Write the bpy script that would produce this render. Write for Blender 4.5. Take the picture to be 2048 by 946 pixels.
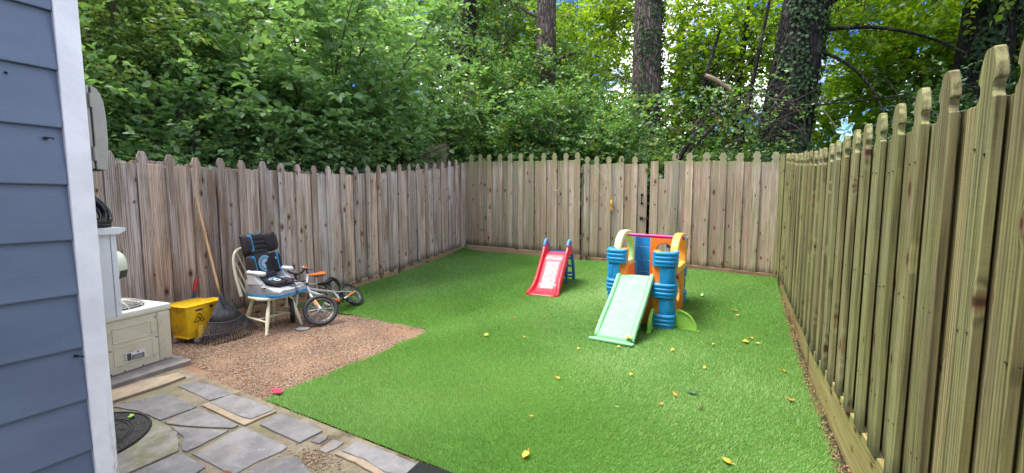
import bpy, bmesh, math, random
import numpy as np
from mathutils import Vector, Matrix

for o in list(bpy.data.objects):
    bpy.data.objects.remove(o)
S = bpy.context.scene
COL = S.collection
R = math.radians
random.seed(7)

# ------------------------------------------------------------------ camera
cam_data = bpy.data.cameras.new('camera')
cam = bpy.data.objects.new('camera', cam_data)
COL.objects.link(cam)
cam_data.sensor_width = 36.0
cam_data.lens = 830.0 / 2048.0 * 36.0
cam_data.clip_end = 500
cam_data.clip_start = 0.02
cam.location = (0, 0, 1.45)
cam.rotation_euler = (R(85.0), 0, R(28.8))
S.camera = cam

# ------------------------------------------------------------------ sky, sun, exposure
SUN_DIR = Vector((-0.36, -0.20, 0.91)).normalized()        # towards the sun
world = bpy.data.worlds.new("World")
S.world = world
world.use_nodes = True
wt = world.node_tree
wt.nodes.clear()
w_out = wt.nodes.new('ShaderNodeOutputWorld')
w_bg = wt.nodes.new('ShaderNodeBackground')
w_sky = wt.nodes.new('ShaderNodeTexSky')
w_sky.sky_type = 'NISHITA'
w_sky.sun_disc = False
w_sky.sun_elevation = math.asin(SUN_DIR.z)
w_sky.sun_rotation = math.atan2(SUN_DIR.x, SUN_DIR.y)
w_sky.air_density = 0.8
w_sky.dust_density = 0.1
w_sky.ozone_density = 3.0
w_co = wt.nodes.new('ShaderNodeTexCoord')
w_map = wt.nodes.new('ShaderNodeMapping')
w_map.inputs['Scale'].default_value = (1.0, 1.0, 1.6)
w_map.inputs['Location'].default_value = (3.1, 0.0, 0.0)
w_noise = wt.nodes.new('ShaderNodeTexNoise')
w_noise.inputs['Scale'].default_value = 2.3
w_noise.inputs['Detail'].default_value = 7
w_noise.inputs['Roughness'].default_value = 0.58
w_ramp = wt.nodes.new('ShaderNodeValToRGB')
w_ramp.color_ramp.elements[0].position = 0.49
w_ramp.color_ramp.elements[1].position = 0.62
w_mix = wt.nodes.new('ShaderNodeMixRGB')
w_mix.inputs[2].default_value = (10.5, 10.4, 10.2, 1)
wt.links.new(w_co.outputs['Generated'], w_map.inputs[0])
wt.links.new(w_map.outputs[0], w_noise.inputs['Vector'])
wt.links.new(w_noise.outputs['Fac'], w_ramp.inputs[0])
wt.links.new(w_ramp.outputs[0], w_mix.inputs[0])
w_tint = wt.nodes.new('ShaderNodeMixRGB')
w_tint.blend_type = 'MULTIPLY'
w_tint.inputs[0].default_value = 1.0
w_tint.inputs[2].default_value = (0.13, 0.23, 0.43, 1)
wt.links.new(w_sky.outputs[0], w_tint.inputs[1])
wt.links.new(w_tint.outputs[0], w_mix.inputs[1])
wt.links.new(w_mix.outputs[0], w_bg.inputs[0])
w_bg.inputs[1].default_value = 0.15
wt.links.new(w_bg.outputs[0], w_out.inputs[0])

sun_data = bpy.data.lights.new('sun', 'SUN')
sun_data.energy = 1.8
sun_data.angle = R(28)
sun_data.color = (1.0, 0.95, 0.87)
sun = bpy.data.objects.new('sun', sun_data)
COL.objects.link(sun)
sun.rotation_euler = SUN_DIR.to_track_quat('Z', 'Y').to_euler()

S.view_settings.view_transform = 'Standard'
S.view_settings.look = 'None'
S.view_settings.exposure = 2.0
S.view_settings.gamma = 1.0
S.cycles.max_bounces = 10
S.cycles.diffuse_bounces = 6
S.cycles.transmission_bounces = 8
S.cycles.use_adaptive_sampling = True

# ------------------------------------------------------------------ helpers
def link(o):
    COL.objects.link(o)
    return o

def thing(name, label, cat, loc=(0, 0, 0), rotz=0.0, group=None):
    o = bpy.data.objects.new(name, None)
    o.empty_display_size = 0.1
    link(o)
    o.location = loc
    o.rotation_euler = (0, 0, rotz)
    o['label'] = label
    o['category'] = cat
    if group:
        o['group'] = group
    return o

def tag(o, label, cat, group=None, kind=None):
    o['label'] = label
    o['category'] = cat
    if group: o['group'] = group
    if kind: o['kind'] = kind
    return o

def structure(o):
    o['kind'] = 'structure'
    return o

class MB:
    """collects shapes; build() links them as one mesh object"""
    def __init__(self):
        self.bm = bmesh.new()
    def _xf(self, vs, m):
        if m is not None:
            for v in vs: v.co = m @ v.co
    def box(self, c, s, m=None, r=0.0, seg=2):
        b = bmesh.ops.create_cube(self.bm, size=1.0)
        vs = b['verts']
        for v in vs:
            v.co = Vector((v.co.x*s[0], v.co.y*s[1], v.co.z*s[2]))
        if r > 0:
            es = list({e for v in vs for e in v.link_edges})
            res = bmesh.ops.bevel(self.bm, geom=es, offset=r, segments=seg, profile=0.5, affect='EDGES', clamp_overlap=True)
            vs = list({v for f in res['faces'] for v in f.verts} | {v for v in vs if v.is_valid})
            # bevel keeps big faces; collect all verts connected
            seen = set(vs); stack = list(vs)
            while stack:
                v = stack.pop()
                for e in v.link_edges:
                    w = e.other_vert(v)
                    if w not in seen:
                        seen.add(w); stack.append(w)
            vs = list(seen)
        c = Vector(c)
        for v in vs:
            v.co = (m @ v.co if m is not None else v.co) + c
        return self
    def tube(self, pts, rad, n=8, cap=True, flat=None):
        pts = [Vector(p) for p in pts]
        if not hasattr(rad, '__len__'): rad = [rad]*len(pts)
        rings = []
        prev = None
        for i, p in enumerate(pts):
            if i == 0: d = pts[1]-pts[0]
            elif i == len(pts)-1: d = pts[-1]-pts[-2]
            else: d = (pts[i+1]-pts[i]).normalized() + (pts[i]-pts[i-1]).normalized()
            if d.length < 1e-9: d = Vector((0, 0, 1))
            d.normalize()
            if prev is None:
                a = Vector((0, 0, 1)) if abs(d.z) < 0.9 else Vector((1, 0, 0))
            else: a = prev
            x = (a - d*a.dot(d)).normalized()
            y = d.cross(x)
            prev = x
            fx, fy = flat if flat else (1, 1)
            rings.append([self.bm.verts.new(p + x*math.cos(2*math.pi*k/n)*rad[i]*fx + y*math.sin(2*math.pi*k/n)*rad[i]*fy) for k in range(n)])
        for a, b in zip(rings, rings[1:]):
            for k in range(n):
                self.bm.faces.new((a[k], a[(k+1) % n], b[(k+1) % n], b[k]))
        if cap:
            self.bm.faces.new(rings[0][::-1]); self.bm.faces.new(rings[-1])
        return self
    def ring(self, c, axis, Rr, r, n=28, k=8, a0=0.0, a1=2*math.pi, flat=None):
        axis = Vector(axis).normalized()
        a = Vector((0, 0, 1)) if abs(axis.z) < 0.9 else Vector((1, 0, 0))
        x = (a - axis*a.dot(axis)).normalized(); y = axis.cross(x)
        full = abs(a1-a0-2*math.pi) < 1e-6
        m = n if full else n+1
        rings = []
        fx, fy = flat if flat else (1, 1)
        for i in range(m):
            t = a0 + (a1-a0)*i/n
            d = x*math.cos(t)+y*math.sin(t)
            p = Vector(c)+d*Rr
            rings.append([self.bm.verts.new(p + d*math.cos(2*math.pi*j/k)*r*fx + axis*math.sin(2*math.pi*j/k)*r*fy) for j in range(k)])
        for i in range(m if full else m-1):
            p, q = rings[i], rings[(i+1) % m]
            for j in range(k):
                self.bm.faces.new((p[j], p[(j+1) % k], q[(j+1) % k], q[j]))
        if not full:
            self.bm.faces.new(rings[0][::-1]); self.bm.faces.new(rings[-1])
        return self
    def prism(self, poly, d0, d1, fn):
        """poly: 2D points; fn(a,b,d)->3D; extruded from d0 to d1"""
        lo = [self.bm.verts.new(fn(a, b, d0)) for a, b in poly]
        hi = [self.bm.verts.new(fn(a, b, d1)) for a, b in poly]
        n = len(poly)
        self.bm.faces.new(lo[::-1]); self.bm.faces.new(hi)
        for i in range(n):
            self.bm.faces.new((lo[i], lo[(i+1) % n], hi[(i+1) % n], hi[i]))
        return self
    def holed(self, outer, inner, d0, d1, fn):
        """ring-shaped prism: outer and inner have the same count"""
        n = len(outer)
        V = [[self.bm.verts.new(fn(a, b, d)) for a, b in L] for L in (outer, inner) for d in (d0, d1)]
        o0, o1, i0, i1 = V
        for k in range(n):
            j = (k+1) % n
            self.bm.faces.new((o0[k], o0[j], o1[j], o1[k]))
            self.bm.faces.new((i0[j], i0[k], i1[k], i1[j]))
            self.bm.faces.new((o1[k], o1[j], i1[j], i1[k]))
            self.bm.faces.new((o0[j], o0[k], i0[k], i0[j]))
        return self
    def loft(self, loops, cap=True):
        rs = [[self.bm.verts.new(p) for p in L] for L in loops]
        n = len(rs[0])
        for a, b in zip(rs, rs[1:]):
            for k in range(n):
                self.bm.faces.new((a[k], a[(k+1) % n], b[(k+1) % n], b[k]))
        if cap:
            self.bm.faces.new(rs[0][::-1]); self.bm.faces.new(rs[-1])
        return self
    def grid(self, rows):
        rs = [[self.bm.verts.new(p) for p in L] for L in rows]
        for a, b in zip(rs, rs[1:]):
            for k in range(len(a)-1):
                self.bm.faces.new((a[k], a[k+1], b[k+1], b[k]))
        return self
    def ball(self, c, s, m=None, u=16, v=10):
        b = bmesh.ops.create_uvsphere(self.bm, u_segments=u, v_segments=v, radius=1.0)
        for q in b['verts']:
            p = Vector((q.co.x*s[0], q.co.y*s[1], q.co.z*s[2]))
            q.co = (m @ p if m is not None else p) + Vector(c)
        return self
    def build(self, name, mat, parent=None, smooth=False, world=False, bevel=0.0, label=None, solid=0.0, angle=40, subsurf=0):
        bm = self.bm
        if world and parent is not None:
            off = Vector(parent.location)
            for v in bm.verts: v.co -= off
        bmesh.ops.recalc_face_normals(bm, faces=bm.faces)
        me = bpy.data.meshes.new(name)
        if smooth:
            lim = R(angle)
            for f in bm.faces: f.smooth = True
            for e in bm.edges:
                if len(e.link_faces) == 2 and e.calc_face_angle(0) > lim: e.smooth = False
        bm.to_mesh(me); bm.free()
        me.materials.append(mat)
        o = link(bpy.data.objects.new(name, me))
        if parent is not None: o.parent = parent
        if solid:
            sm = o.modifiers.new('solid', 'SOLIDIFY'); sm.thickness = solid; sm.offset = 0
        if bevel > 0:
            bv = o.modifiers.new('bevel', 'BEVEL'); bv.width = bevel; bv.segments = 2; bv.limit_method = 'ANGLE'; bv.angle_limit = R(35)
        if subsurf:
            sb = o.modifiers.new('sub', 'SUBSURF'); sb.levels = subsurf; sb.render_levels = subsurf
        if label: o['label'] = label
        return o

def np_mesh(name, verts, loops, starts, mat, parent=None, attrs=None, smooth=False):
    me = bpy.data.meshes.new(name)
    nv = len(verts); nl = len(loops); nf = len(starts)
    me.vertices.add(nv); me.loops.add(nl); me.polygons.add(nf)
    me.vertices.foreach_set('co', np.asarray(verts, np.float32).ravel())
    me.loops.foreach_set('vertex_index', np.asarray(loops, np.int32).ravel())
    me.polygons.foreach_set('loop_start', np.asarray(starts, np.int32))
    if attrs:
        for k, a in attrs.items():
            at = me.attributes.new(k, 'FLOAT', 'POINT')
            at.data.foreach_set('value', np.asarray(a, np.float32))
    me.update(calc_edges=True)
    me.materials.append(mat)
    o = link(bpy.data.objects.new(name, me))
    if parent is not None: o.parent = parent
    return o

def dup(o, parent=None):
    c = o.copy(); link(c)
    c.parent = parent
    for ch in list(o.children): dup(ch, c)
    return c

def nrm(a):
    return a / np.maximum(np.linalg.norm(a, axis=-1, keepdims=True), 1e-9)

def gz(x, y):
    """height of the yard: level near the house, rising to the back fence"""
    t = y - 4.5
    r = 0.5*(t + np.sqrt(t*t + 0.16))
    k = 0.112 - 0.035*np.clip((x+5.4)/6, 0, 1)
    return r*k

# ------------------------------------------------------------------ materials
class NT:
    def __init__(self, name):
        self.m = bpy.data.materials.new(name); self.m.use_nodes = True
        self.t = self.m.node_tree; self.t.nodes.clear()
        self.out = self.t.nodes.new('ShaderNodeOutputMaterial')
    def n(self, typ, **kw):
        nd = self.t.nodes.new(typ)
        for k, v in kw.items():
            setattr(nd, k, v)
        return nd
    def lk(self, a, b):
        self.t.links.new(a, b)
    def val(self, sock, x):
        if isinstance(x, (int, float)): sock.default_value = x
        elif isinstance(x, tuple):
            sock.default_value = x if len(x) == len(sock.default_value) else tuple(x)+(1,)
        else: self.lk(x, sock)
    def math(self, op, a, b=0.0, c=0.0, clamp=False):
        nd = self.n('ShaderNodeMath', operation=op, use_clamp=clamp)
        self.val(nd.inputs[0], a); self.val(nd.inputs[1], b); self.val(nd.inputs[2], c)
        return nd.outputs[0]
    def mix(self, f, a, b, mode='MIX'):
        nd = self.n('ShaderNodeMixRGB', blend_type=mode)
        self.val(nd.inputs[0], f); self.val(nd.inputs[1], a); self.val(nd.inputs[2], b)
        return nd.outputs[0]
    def noise(self, vec, scale, detail=3, rough=0.5, dim='3D'):
        nd = self.n('ShaderNodeTexNoise', noise_dimensions=dim)
        if vec is not None: self.lk(vec, nd.inputs['Vector'])
        nd.inputs['Scale'].default_value = scale; nd.inputs['Detail'].default_value = detail
        nd.inputs['Roughness'].default_value = rough
        return nd.outputs['Fac']
    def rng(self, x, a, b, lo=0.0, hi=1.0):
        nd = self.n('ShaderNodeMapRange', interpolation_type='SMOOTHSTEP')
        self.val(nd.inputs[0], x)
        nd.inputs[1].default_value = a; nd.inputs[2].default_value = b
        nd.inputs[3].default_value = lo; nd.inputs[4].default_value = hi
        return nd.outputs[0]
    def scalev(self, vec, s):
        nd = self.n('ShaderNodeMapping'); self.lk(vec, nd.inputs[0]); nd.inputs['Scale'].default_value = s
        return nd.outputs[0]
    def ramp(self, f, stops):
        nd = self.n('ShaderNodeValToRGB'); el = nd.color_ramp.elements
        while len(el) < len(stops): el.new(0.5)
        for e, (p, c) in zip(el, stops):
            e.position = p; e.color = c if len(c) == 4 else tuple(c)+(1,)
        self.lk(f, nd.inputs[0])
        return nd.outputs[0]
    def obj(self):
        return self.n('ShaderNodeTexCoord').outputs['Object']
    def pos(self):
        return self.n('ShaderNodeNewGeometry').outputs['Position']
    def rand(self):
        return self.n('ShaderNodeObjectInfo').outputs['Random']
    def attr(self, name):
        nd = self.n('ShaderNodeAttribute'); nd.attribute_name = name
        return nd.outputs['Fac']
    def bump(self, h, strength=0.3, dist=0.01):
        nd = self.n('ShaderNodeBump'); self.lk(h, nd.inputs['Height'])
        nd.inputs['Strength'].default_value = strength; nd.inputs['Distance'].default_value = dist
        return nd.outputs[0]
    def bsdf(self, col, rough=0.5, metal=0.0, spec=0.5, normal=None, coat=0.0):
        nd = self.n('ShaderNodeBsdfPrincipled')
        self.val(nd.inputs['Base Color'], col); self.val(nd.inputs['Roughness'], rough)
        self.val(nd.inputs['Metallic'], metal); nd.inputs['Specular IOR Level'].default_value = spec
        nd.inputs['Coat Weight'].default_value = coat
        if normal is not None: self.lk(normal, nd.inputs['Normal'])
        self.last = nd
        self.lk(nd.outputs[0], self.out.inputs[0])
        return nd.outputs[0]

def plain(name, col, rough=0.45, metal=0.0, var=0.08, scale=9.0, bump=0.0, dirt=None, dirt_amt=0.0, spec=0.5):
    t = NT(name)
    p = t.pos()
    n1 = t.noise(p, scale, 4, 0.6)
    k = t.rng(n1, 0.3, 0.7, 1-var, 1+var)
    c = t.mix(1.0, col, t.n('ShaderNodeCombineXYZ').outputs[0], 'MIX') if False else None
    mul = t.n('ShaderNodeVectorMath', operation='SCALE')
    t.val(mul.inputs[0], tuple(col)); t.lk(k, mul.inputs['Scale'])
    c = mul.outputs[0]
    if dirt_amt > 0:
        d = t.rng(t.noise(p, scale*2.3, 6, 0.7), 0.5, 0.72, 0, dirt_amt)
        c = t.mix(d, c, dirt or (0.12, 0.1, 0.08))
    r = t.rng(t.noise(p, scale*4, 3), 0.3, 0.7, max(0.05, rough-0.08), min(1, rough+0.1))
    nm = t.bump(t.noise(p, 260, 2), bump, 0.002) if bump > 0 else None
    t.bsdf(c, r, metal, spec, nm)
    return t.m

def wood(name, lo, hi, brown, brown_amt, tints, moss=(0.13, 0.17, 0.05), moss_amt=0.3, moss_lo=0.0, top_green=0.0, knot_col=(0.045, 0.026, 0.015), warm_low=0.0):
    """weathered board, length along local z, face along local x"""
    t = NT(name)
    ob = t.obj(); rd = t.rand()
    add = t.n('ShaderNodeVectorMath', operation='ADD')
    cmb = t.n('ShaderNodeCombineXYZ')
    t.lk(t.math('MULTIPLY', rd, 71.3), cmb.inputs[0]); t.lk(t.math('MULTIPLY', rd, 13.7), cmb.inputs[1]); t.lk(t.math('MULTIPLY', rd, 47.9), cmb.inputs[2])
    t.lk(ob, add.inputs[0]); t.lk(cmb.outputs[0], add.inputs[1])
    v = add.outputs[0]
    sp = t.n('ShaderNodeSeparateXYZ'); t.lk(v, sp.inputs[0])
    spo = t.n('ShaderNodeSeparateXYZ'); t.lk(ob, spo.inputs[0])
    # knots
    vor = t.n('ShaderNodeTexVoronoi', feature='F1', voronoi_dimensions='2D'); vor.inputs['Scale'].default_value = 1.0; vor.inputs['Randomness'].default_value = 0.9
    vc = t.n('ShaderNodeCombineXYZ'); t.lk(t.math('MULTIPLY', sp.outputs[0], 6.0), vc.inputs[0]); t.lk(t.math('MULTIPLY', sp.outputs[2], 2.9), vc.inputs[1]); t.lk(vc.outputs[0], vor.inputs['Vector'])
    sc_ = t.n('ShaderNodeSeparateColor'); t.lk(vor.outputs['Color'], sc_.inputs[0])
    gate_ = t.rng(sc_.outputs[0], 0.44, 0.46, 1.0, 0.0)
    d = t.math('ADD', t.math('MULTIPLY', vor.outputs['Distance'], t.rng(sc_.outputs[1], 0, 1, 0.65, 1.7)), gate_)
    bulge = t.rng(d, 0.0, 0.30, 1.0, 0.0)
    warp = t.noise(t.scalev(v, (9, 9, 0.55)), 1.0, 2, 0.5)
    streak = t.noise(t.scalev(v, (70, 70, 0.9)), 1.0, 3, 0.6)
    ph = t.math('ADD', t.math('MULTIPLY', sp.outputs[0], 430.0), t.math('ADD', t.math('MULTIPLY', warp, 20.0), t.math('MULTIPLY', bulge, 9.0)))
    g = t.math('MULTIPLY_ADD', t.math('SINE', ph), 0.5, 0.5)
    fib = t.noise(t.scalev(v, (260, 260, 5)), 1.0, 3, 0.65)
    saw = t.noise(t.scalev(v, (14, 14, 150)), 1.0, 2, 0.6)
    k = t.math('ADD', t.math('MULTIPLY', g, 0.15), t.math('ADD', t.math('MULTIPLY', fib, 0.40), t.math('ADD', t.math('MULTIPLY', saw, 0.08), t.math('MULTIPLY', streak, 0.52))))
    k = t.rng(k, 0.34, 0.80)
    c = t.mix(k, lo, hi)
    # per board tint
    c = t.mix(0.85, c, t.mix(1.0, c, t.ramp(rd, [(i/(max(1, len(tints)-1)), q) for i, q in enumerate(tints)]), 'MULTIPLY'))
    hv = t.n('ShaderNodeHueSaturation'); t.lk(c, hv.inputs['Color'])
    t.lk(t.rng(t.math('FRACT', t.math('MULTIPLY', rd, 7.77)), 0, 1, 0.74, 1.22), hv.inputs['Value'])
    c = hv.outputs[0]
    # long brown / damp streaks
    st = t.noise(t.scalev(v, (9, 9, 1.0)), 1.0, 4, 0.6)
    c = t.mix(t.rng(st, 0.47, 0.66, 0, brown_amt), c, t.mix(k, tuple(x*0.55 for x in brown), brown))
    st2 = t.noise(t.scalev(v, (17, 17, 0.7)), 1.0, 3, 0.6)
    c = t.mix(t.rng(st2, 0.55, 0.72, 0, 0.45), c, tuple(min(1, x*1.25) for x in hi))
    if warm_low > 0:
        c = t.mix(t.rng(spo.outputs[2], 0.1, 0.75, warm_low, 0.0), c, t.mix(k, (0.16, 0.075, 0.03), (0.42, 0.24, 0.12)))
    # moss
    mo = t.noise(t.scalev(v, (15, 15, 2.2)), 1.0, 4, 0.62)
    c = t.mix(t.rng(mo, 0.42, 0.68, moss_lo, moss_amt), c, t.mix(k, tuple(x*0.6 for x in moss), tuple(min(1, x*1.7) for x in moss)))
    if top_green > 0:
        topm = t.rng(t.math('ADD', spo.outputs[2], t.math('MULTIPLY', mo, 0.3)), 1.72, 1.95, 0, top_green)
        c = t.mix(topm, c, moss)
    dmp = t.rng(t.math('ADD', spo.outputs[2], t.math('MULTIPLY', t.noise(t.scalev(v, (30, 30, 6)), 1.0, 4, 0.7), -0.20)), -0.10, 0.06, 0.75, 0.0)
    c = t.mix(dmp, c, (0.035, 0.04, 0.022))
    # knots colour
    c = t.mix(t.rng(d, 0.06, 0.15, 0.65, 0.0), c, (0.20, 0.105, 0.05))
    c = t.mix(t.rng(d, 0.035, 0.075, 0.9, 0.0), c, knot_col)
    # cracks
    cr = t.noise(t.scalev(v, (75, 75, 1.3)), 1.0, 2, 0.5)
    crk = t.rng(cr, 0.67, 0.72)
    c = t.mix(t.math('MULTIPLY', crk, 0.6), c, (0.04, 0.03, 0.02))
    hgt = t.math('SUBTRACT', t.math('ADD', t.math('MULTIPLY', fib, 0.6), t.math('MULTIPLY', g, 0.4)), t.math('MULTIPLY', crk, 1.2))
    t.bsdf(c, 0.85, 0, 0.25, t.bump(hgt, 0.5, 0.004))
    return t.m

def leafmat(name, cols, trans=0.35, rough=0.42, tcol=None, spec=0.5):
    t = NT(name)
    a = t.attr('tint')
    c = t.ramp(a, cols)
    b = t.n('ShaderNodeBsdfPrincipled')
    t.lk(c, b.inputs['Base Color']); b.inputs['Roughness'].default_value = rough
    b.inputs['Specular IOR Level'].default_value = spec
    tr = t.n('ShaderNodeBsdfTranslucent')
    tm = t.mix(1.0, c, tcol or (1.5, 1.6, 0.7), 'MULTIPLY')
    t.lk(tm, tr.inputs[0])
    mx = t.n('ShaderNodeMixShader'); mx.inputs[0].default_value = trans
    t.lk(b.outputs[0], mx.inputs[1]); t.lk(tr.outputs[0], mx.inputs[2]); t.lk(mx.outputs[0], t.out.inputs[0])
    return t.m

M = {}
M['wood_left'] = wood('wood_left', (0.14, 0.112, 0.093), (0.64, 0.56, 0.50), (0.25, 0.145, 0.085), 0.72,
                      [(1.0, 0.92, 0.88), (0.85, 0.82, 0.82), (1.15, 0.95, 0.8), (0.95, 0.95, 1.0), (1.1, 1.0, 0.9)], moss=(0.2, 0.2, 0.12), moss_amt=0.18)
M['wood_back'] = wood('wood_back', (0.21, 0.165, 0.125), (0.66, 0.55, 0.45), (0.48, 0.29, 0.18), 0.6,
                      [(0.68, 0.72, 0.70), (1.15, 0.93, 0.80), (0.82, 0.86, 0.78), (1.2, 0.95, 0.83), (0.85, 0.9, 0.9), (1.15, 0.97, 0.86)], moss=(0.24, 0.26, 0.12), moss_amt=0.5, top_green=0.75, warm_low=0.2)
M['wood_right'] = wood('wood_right', (0.065, 0.058, 0.028), (0.335, 0.315, 0.18), (0.19, 0.135, 0.075), 0.6,
                       [(1.0, 1.0, 0.8), (0.9, 0.95, 0.75), (1.1, 1.0, 0.85), (0.85, 0.9, 0.85), (1.05, 1.08, 0.7)], moss=(0.18, 0.185, 0.055), moss_amt=0.5, moss_lo=0.05)
M['wood_board'] = wood('wood_board', (0.19, 0.12, 0.07), (0.50, 0.36, 0.22), (0.36, 0.21, 0.11), 0.5,
                       [(1, 1, 1), (1.1, 0.98, 0.9)], moss=(0.2, 0.2, 0.1), moss_amt=0.2)
M['wood_board_green'] = wood('wood_board_green', (0.13, 0.10, 0.04), (0.40, 0.34, 0.15), (0.22, 0.13, 0.07), 0.5,
                       [(1, 1, 1), (1, 1, 0.9)], moss=(0.2, 0.21, 0.05), moss_amt=0.5)
M['wood_far'] = wood('wood_far', (0.10, 0.085, 0.06), (0.3, 0.26, 0.19), (0.15, 0.11, 0.07), 0.4, [(1, 1, 1), (0.9, 0.95, 0.9)], moss=(0.16, 0.2, 0.08), moss_amt=0.45)
M['wood_handle'] = wood('wood_handle', (0.50, 0.30, 0.15), (0.70, 0.47, 0.27), (0.55, 0.33, 0.17), 0.4, [(1, 1, 1), (1, 1, 1)], moss_amt=0.0, knot_col=(0.4, 0.24, 0.12))

# paints, plastics, metals
def siding_mat():
    t = NT('siding_blue')
    p = t.pos()
    n1 = t.noise(t.scalev(p, (3, 3, 9)), 1.0, 4, 0.6)
    c = t.mix(t.rng(n1, 0.3, 0.75), (0.108, 0.145, 0.213), (0.138, 0.180, 0.258))
    sc = t.noise(t.scalev(p, (40, 40, 18)), 1.0, 5, 0.7)
    c = t.mix(t.rng(sc, 0.69, 0.76, 0, 0.55), c, (0.45, 0.47, 0.52))
    grain = t.noise(t.scalev(p, (90, 40, 420)), 1.0, 3, 0.6)
    t.bsdf(c, t.rng(n1, 0.3, 0.7, 0.42, 0.6), 0, 0.4, t.bump(grain, 0.28, 0.003))
    return t.m
M['siding'] = siding_mat()
def trim_mat():
    t = NT('trim_white')
    p = t.pos()
    sp = t.n('ShaderNodeSeparateXYZ'); t.lk(p, sp.inputs[0])
    n1 = t.noise(p, 7, 5, 0.6)
    c = t.mix(t.rng(n1, 0.35, 0.7), (0.74, 0.74, 0.77), (0.85, 0.85, 0.87))
    low = t.rng(sp.outputs[2], 0.95, 0.6)
    edge = t.rng(sp.outputs[1], 0.474, 0.492)
    c = t.mix(t.math('MULTIPLY', t.rng(t.noise(t.scalev(p, (60, 60, 8)), 1.0, 5, 0.7), 0.42, 0.62), t.math('MULTIPLY', low, edge)), c, (0.33, 0.22, 0.17))
    c = t.mix(t.rng(t.noise(t.scalev(p, (50, 50, 30)), 1.0, 6, 0.7), 0.70, 0.76, 0, 0.5), c, (0.45, 0.44, 0.43))
    t.bsdf(c, 0.45, 0, 0.4, t.bump(t.noise(p, 15, 3), 0.4, 0.012))
    return t.m
M['trim'] = trim_mat()
M['white'] = plain('white_paint', (0.80, 0.80, 0.82), 0.45, var=0.04, dirt_amt=0.12)
M['grey_box'] = plain('grey_enamel', (0.42, 0.40, 0.34), 0.5, var=0.06, dirt_amt=0.15)
M['dark_metal'] = plain('dark_metal', (0.05, 0.045, 0.04), 0.5, 0.3, var=0.2, scale=40)
M['black_iron'] = plain('black_iron', (0.012, 0.012, 0.013), 0.4, 0.2, var=0.2, scale=40)
M['rubber'] = plain('black_rubber', (0.018, 0.018, 0.02), 0.55, var=0.25, scale=30, dirt=(0.12, 0.09, 0.07), dirt_amt=0.35)
M['hose'] = plain('black_hose', (0.015, 0.015, 0.018), 0.28, var=0.1)
M['cream'] = plain('cream_plastic', (0.72, 0.74, 0.58), 0.4, var=0.04, dirt_amt=0.1)
M['ac'] = plain('ac_enamel', (0.64, 0.61, 0.47), 0.42, var=0.07, scale=6, dirt=(0.3, 0.26, 0.18), dirt_amt=0.35)
M['ac_top'] = plain('ac_top_enamel', (0.72, 0.72, 0.64), 0.42, var=0.06, scale=8, dirt=(0.35, 0.33, 0.27), dirt_amt=0.3)
M['wire'] = plain('grey_wire', (0.52, 0.50, 0.47), 0.45, 0.2, var=0.1, scale=30)
M['ac_dark'] = plain('ac_dark_inside', (0.03, 0.028, 0.026), 0.7, var=0.2)
M['ac_fan'] = plain('fan_grille_plate', (0.30, 0.27, 0.25), 0.55, 0.3, var=0.15, scale=20, dirt=(0.15, 0.11, 0.08), dirt_amt=0.5)
M['concrete'] = plain('concrete', (0.27, 0.245, 0.23), 0.9, var=0.2, scale=14, bump=0.4, dirt=(0.22, 0.14, 0.09), dirt_amt=0.6)
M['sandstone'] = plain('pale_stone', (0.28, 0.225, 0.165), 0.9, var=0.2, scale=10, bump=0.5, dirt=(0.27, 0.16, 0.10), dirt_amt=0.75)
M['label_white'] = plain('label_white', (0.75, 0.75, 0.73), 0.5, var=0.03)
M['label_dark'] = plain('label_dark', (0.06, 0.06, 0.08), 0.5, var=0.1)
M['yellow'] = plain('yellow_plastic', (0.92, 0.58, 0.015), 0.38, var=0.08, scale=7, dirt=(0.22, 0.13, 0.03), dirt_amt=0.5)
M['yellow_pale'] = plain('yellow_pale_plastic', (0.85, 0.62, 0.10), 0.38, var=0.05, scale=9)
M['caster'] = plain('grey_caster', (0.33, 0.32, 0.31), 0.5, var=0.15, scale=40, dirt_amt=0.4)
M['red_grip'] = plain('red_grip', (0.55, 0.02, 0.03), 0.4, var=0.12)
M['slate_shaft'] = plain('dark_shaft', (0.05, 0.06, 0.075), 0.45, var=0.15)
M['rake'] = plain('rake_plastic', (0.03, 0.03, 0.034), 0.42, var=0.3, scale=25, dirt=(0.17, 0.16, 0.15), dirt_amt=0.55)
M['cream_paint'] = plain('cream_paint', (0.72, 0.68, 0.49), 0.42, var=0.07, scale=12, dirt=(0.38, 0.28, 0.15), dirt_amt=0.4)
M['fabric'] = plain('charcoal_fabric', (0.030, 0.026, 0.032), 0.9, var=0.15, scale=20, bump=0.6)
M['fabric_blue'] = plain('blue_fabric', (0.022, 0.25, 0.50), 0.75, var=0.1, scale=30, bump=0.4)
M['shell_grey'] = plain('shell_grey', (0.42, 0.43, 0.46), 0.42, var=0.05)
M['shell_pale'] = plain('shell_pale', (0.70, 0.71, 0.72), 0.42, var=0.04)
M['shell_blue'] = plain('shell_blue', (0.04, 0.27, 0.60), 0.45, var=0.08)
M['print_blue'] = plain('print_blue', (0.26, 0.55, 0.80), 0.7, var=0.05)
M['print_white'] = plain('print_white', (0.65, 0.72, 0.78), 0.7, var=0.05)
M['silver'] = plain('silver_paint', (0.50, 0.51, 0.53), 0.3, 0.35, var=0.06, dirt_amt=0.15)
M['bike_white'] = plain('bike_white', (0.70, 0.70, 0.68), 0.32, var=0.05, dirt_amt=0.2)
M['bike_cream'] = plain('bike_cream', (0.52, 0.45, 0.35), 0.35, 0.2, var=0.08, dirt_amt=0.2)
M['orange_paint'] = plain('orange_paint', (0.78, 0.22, 0.05), 0.35, var=0.08)
M['chrome'] = plain('chrome', (0.50, 0.50, 0.50), 0.28, 0.9, var=0.05)
M['black_plastic'] = plain('black_plastic', (0.02, 0.02, 0.022), 0.35, var=0.15)
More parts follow.
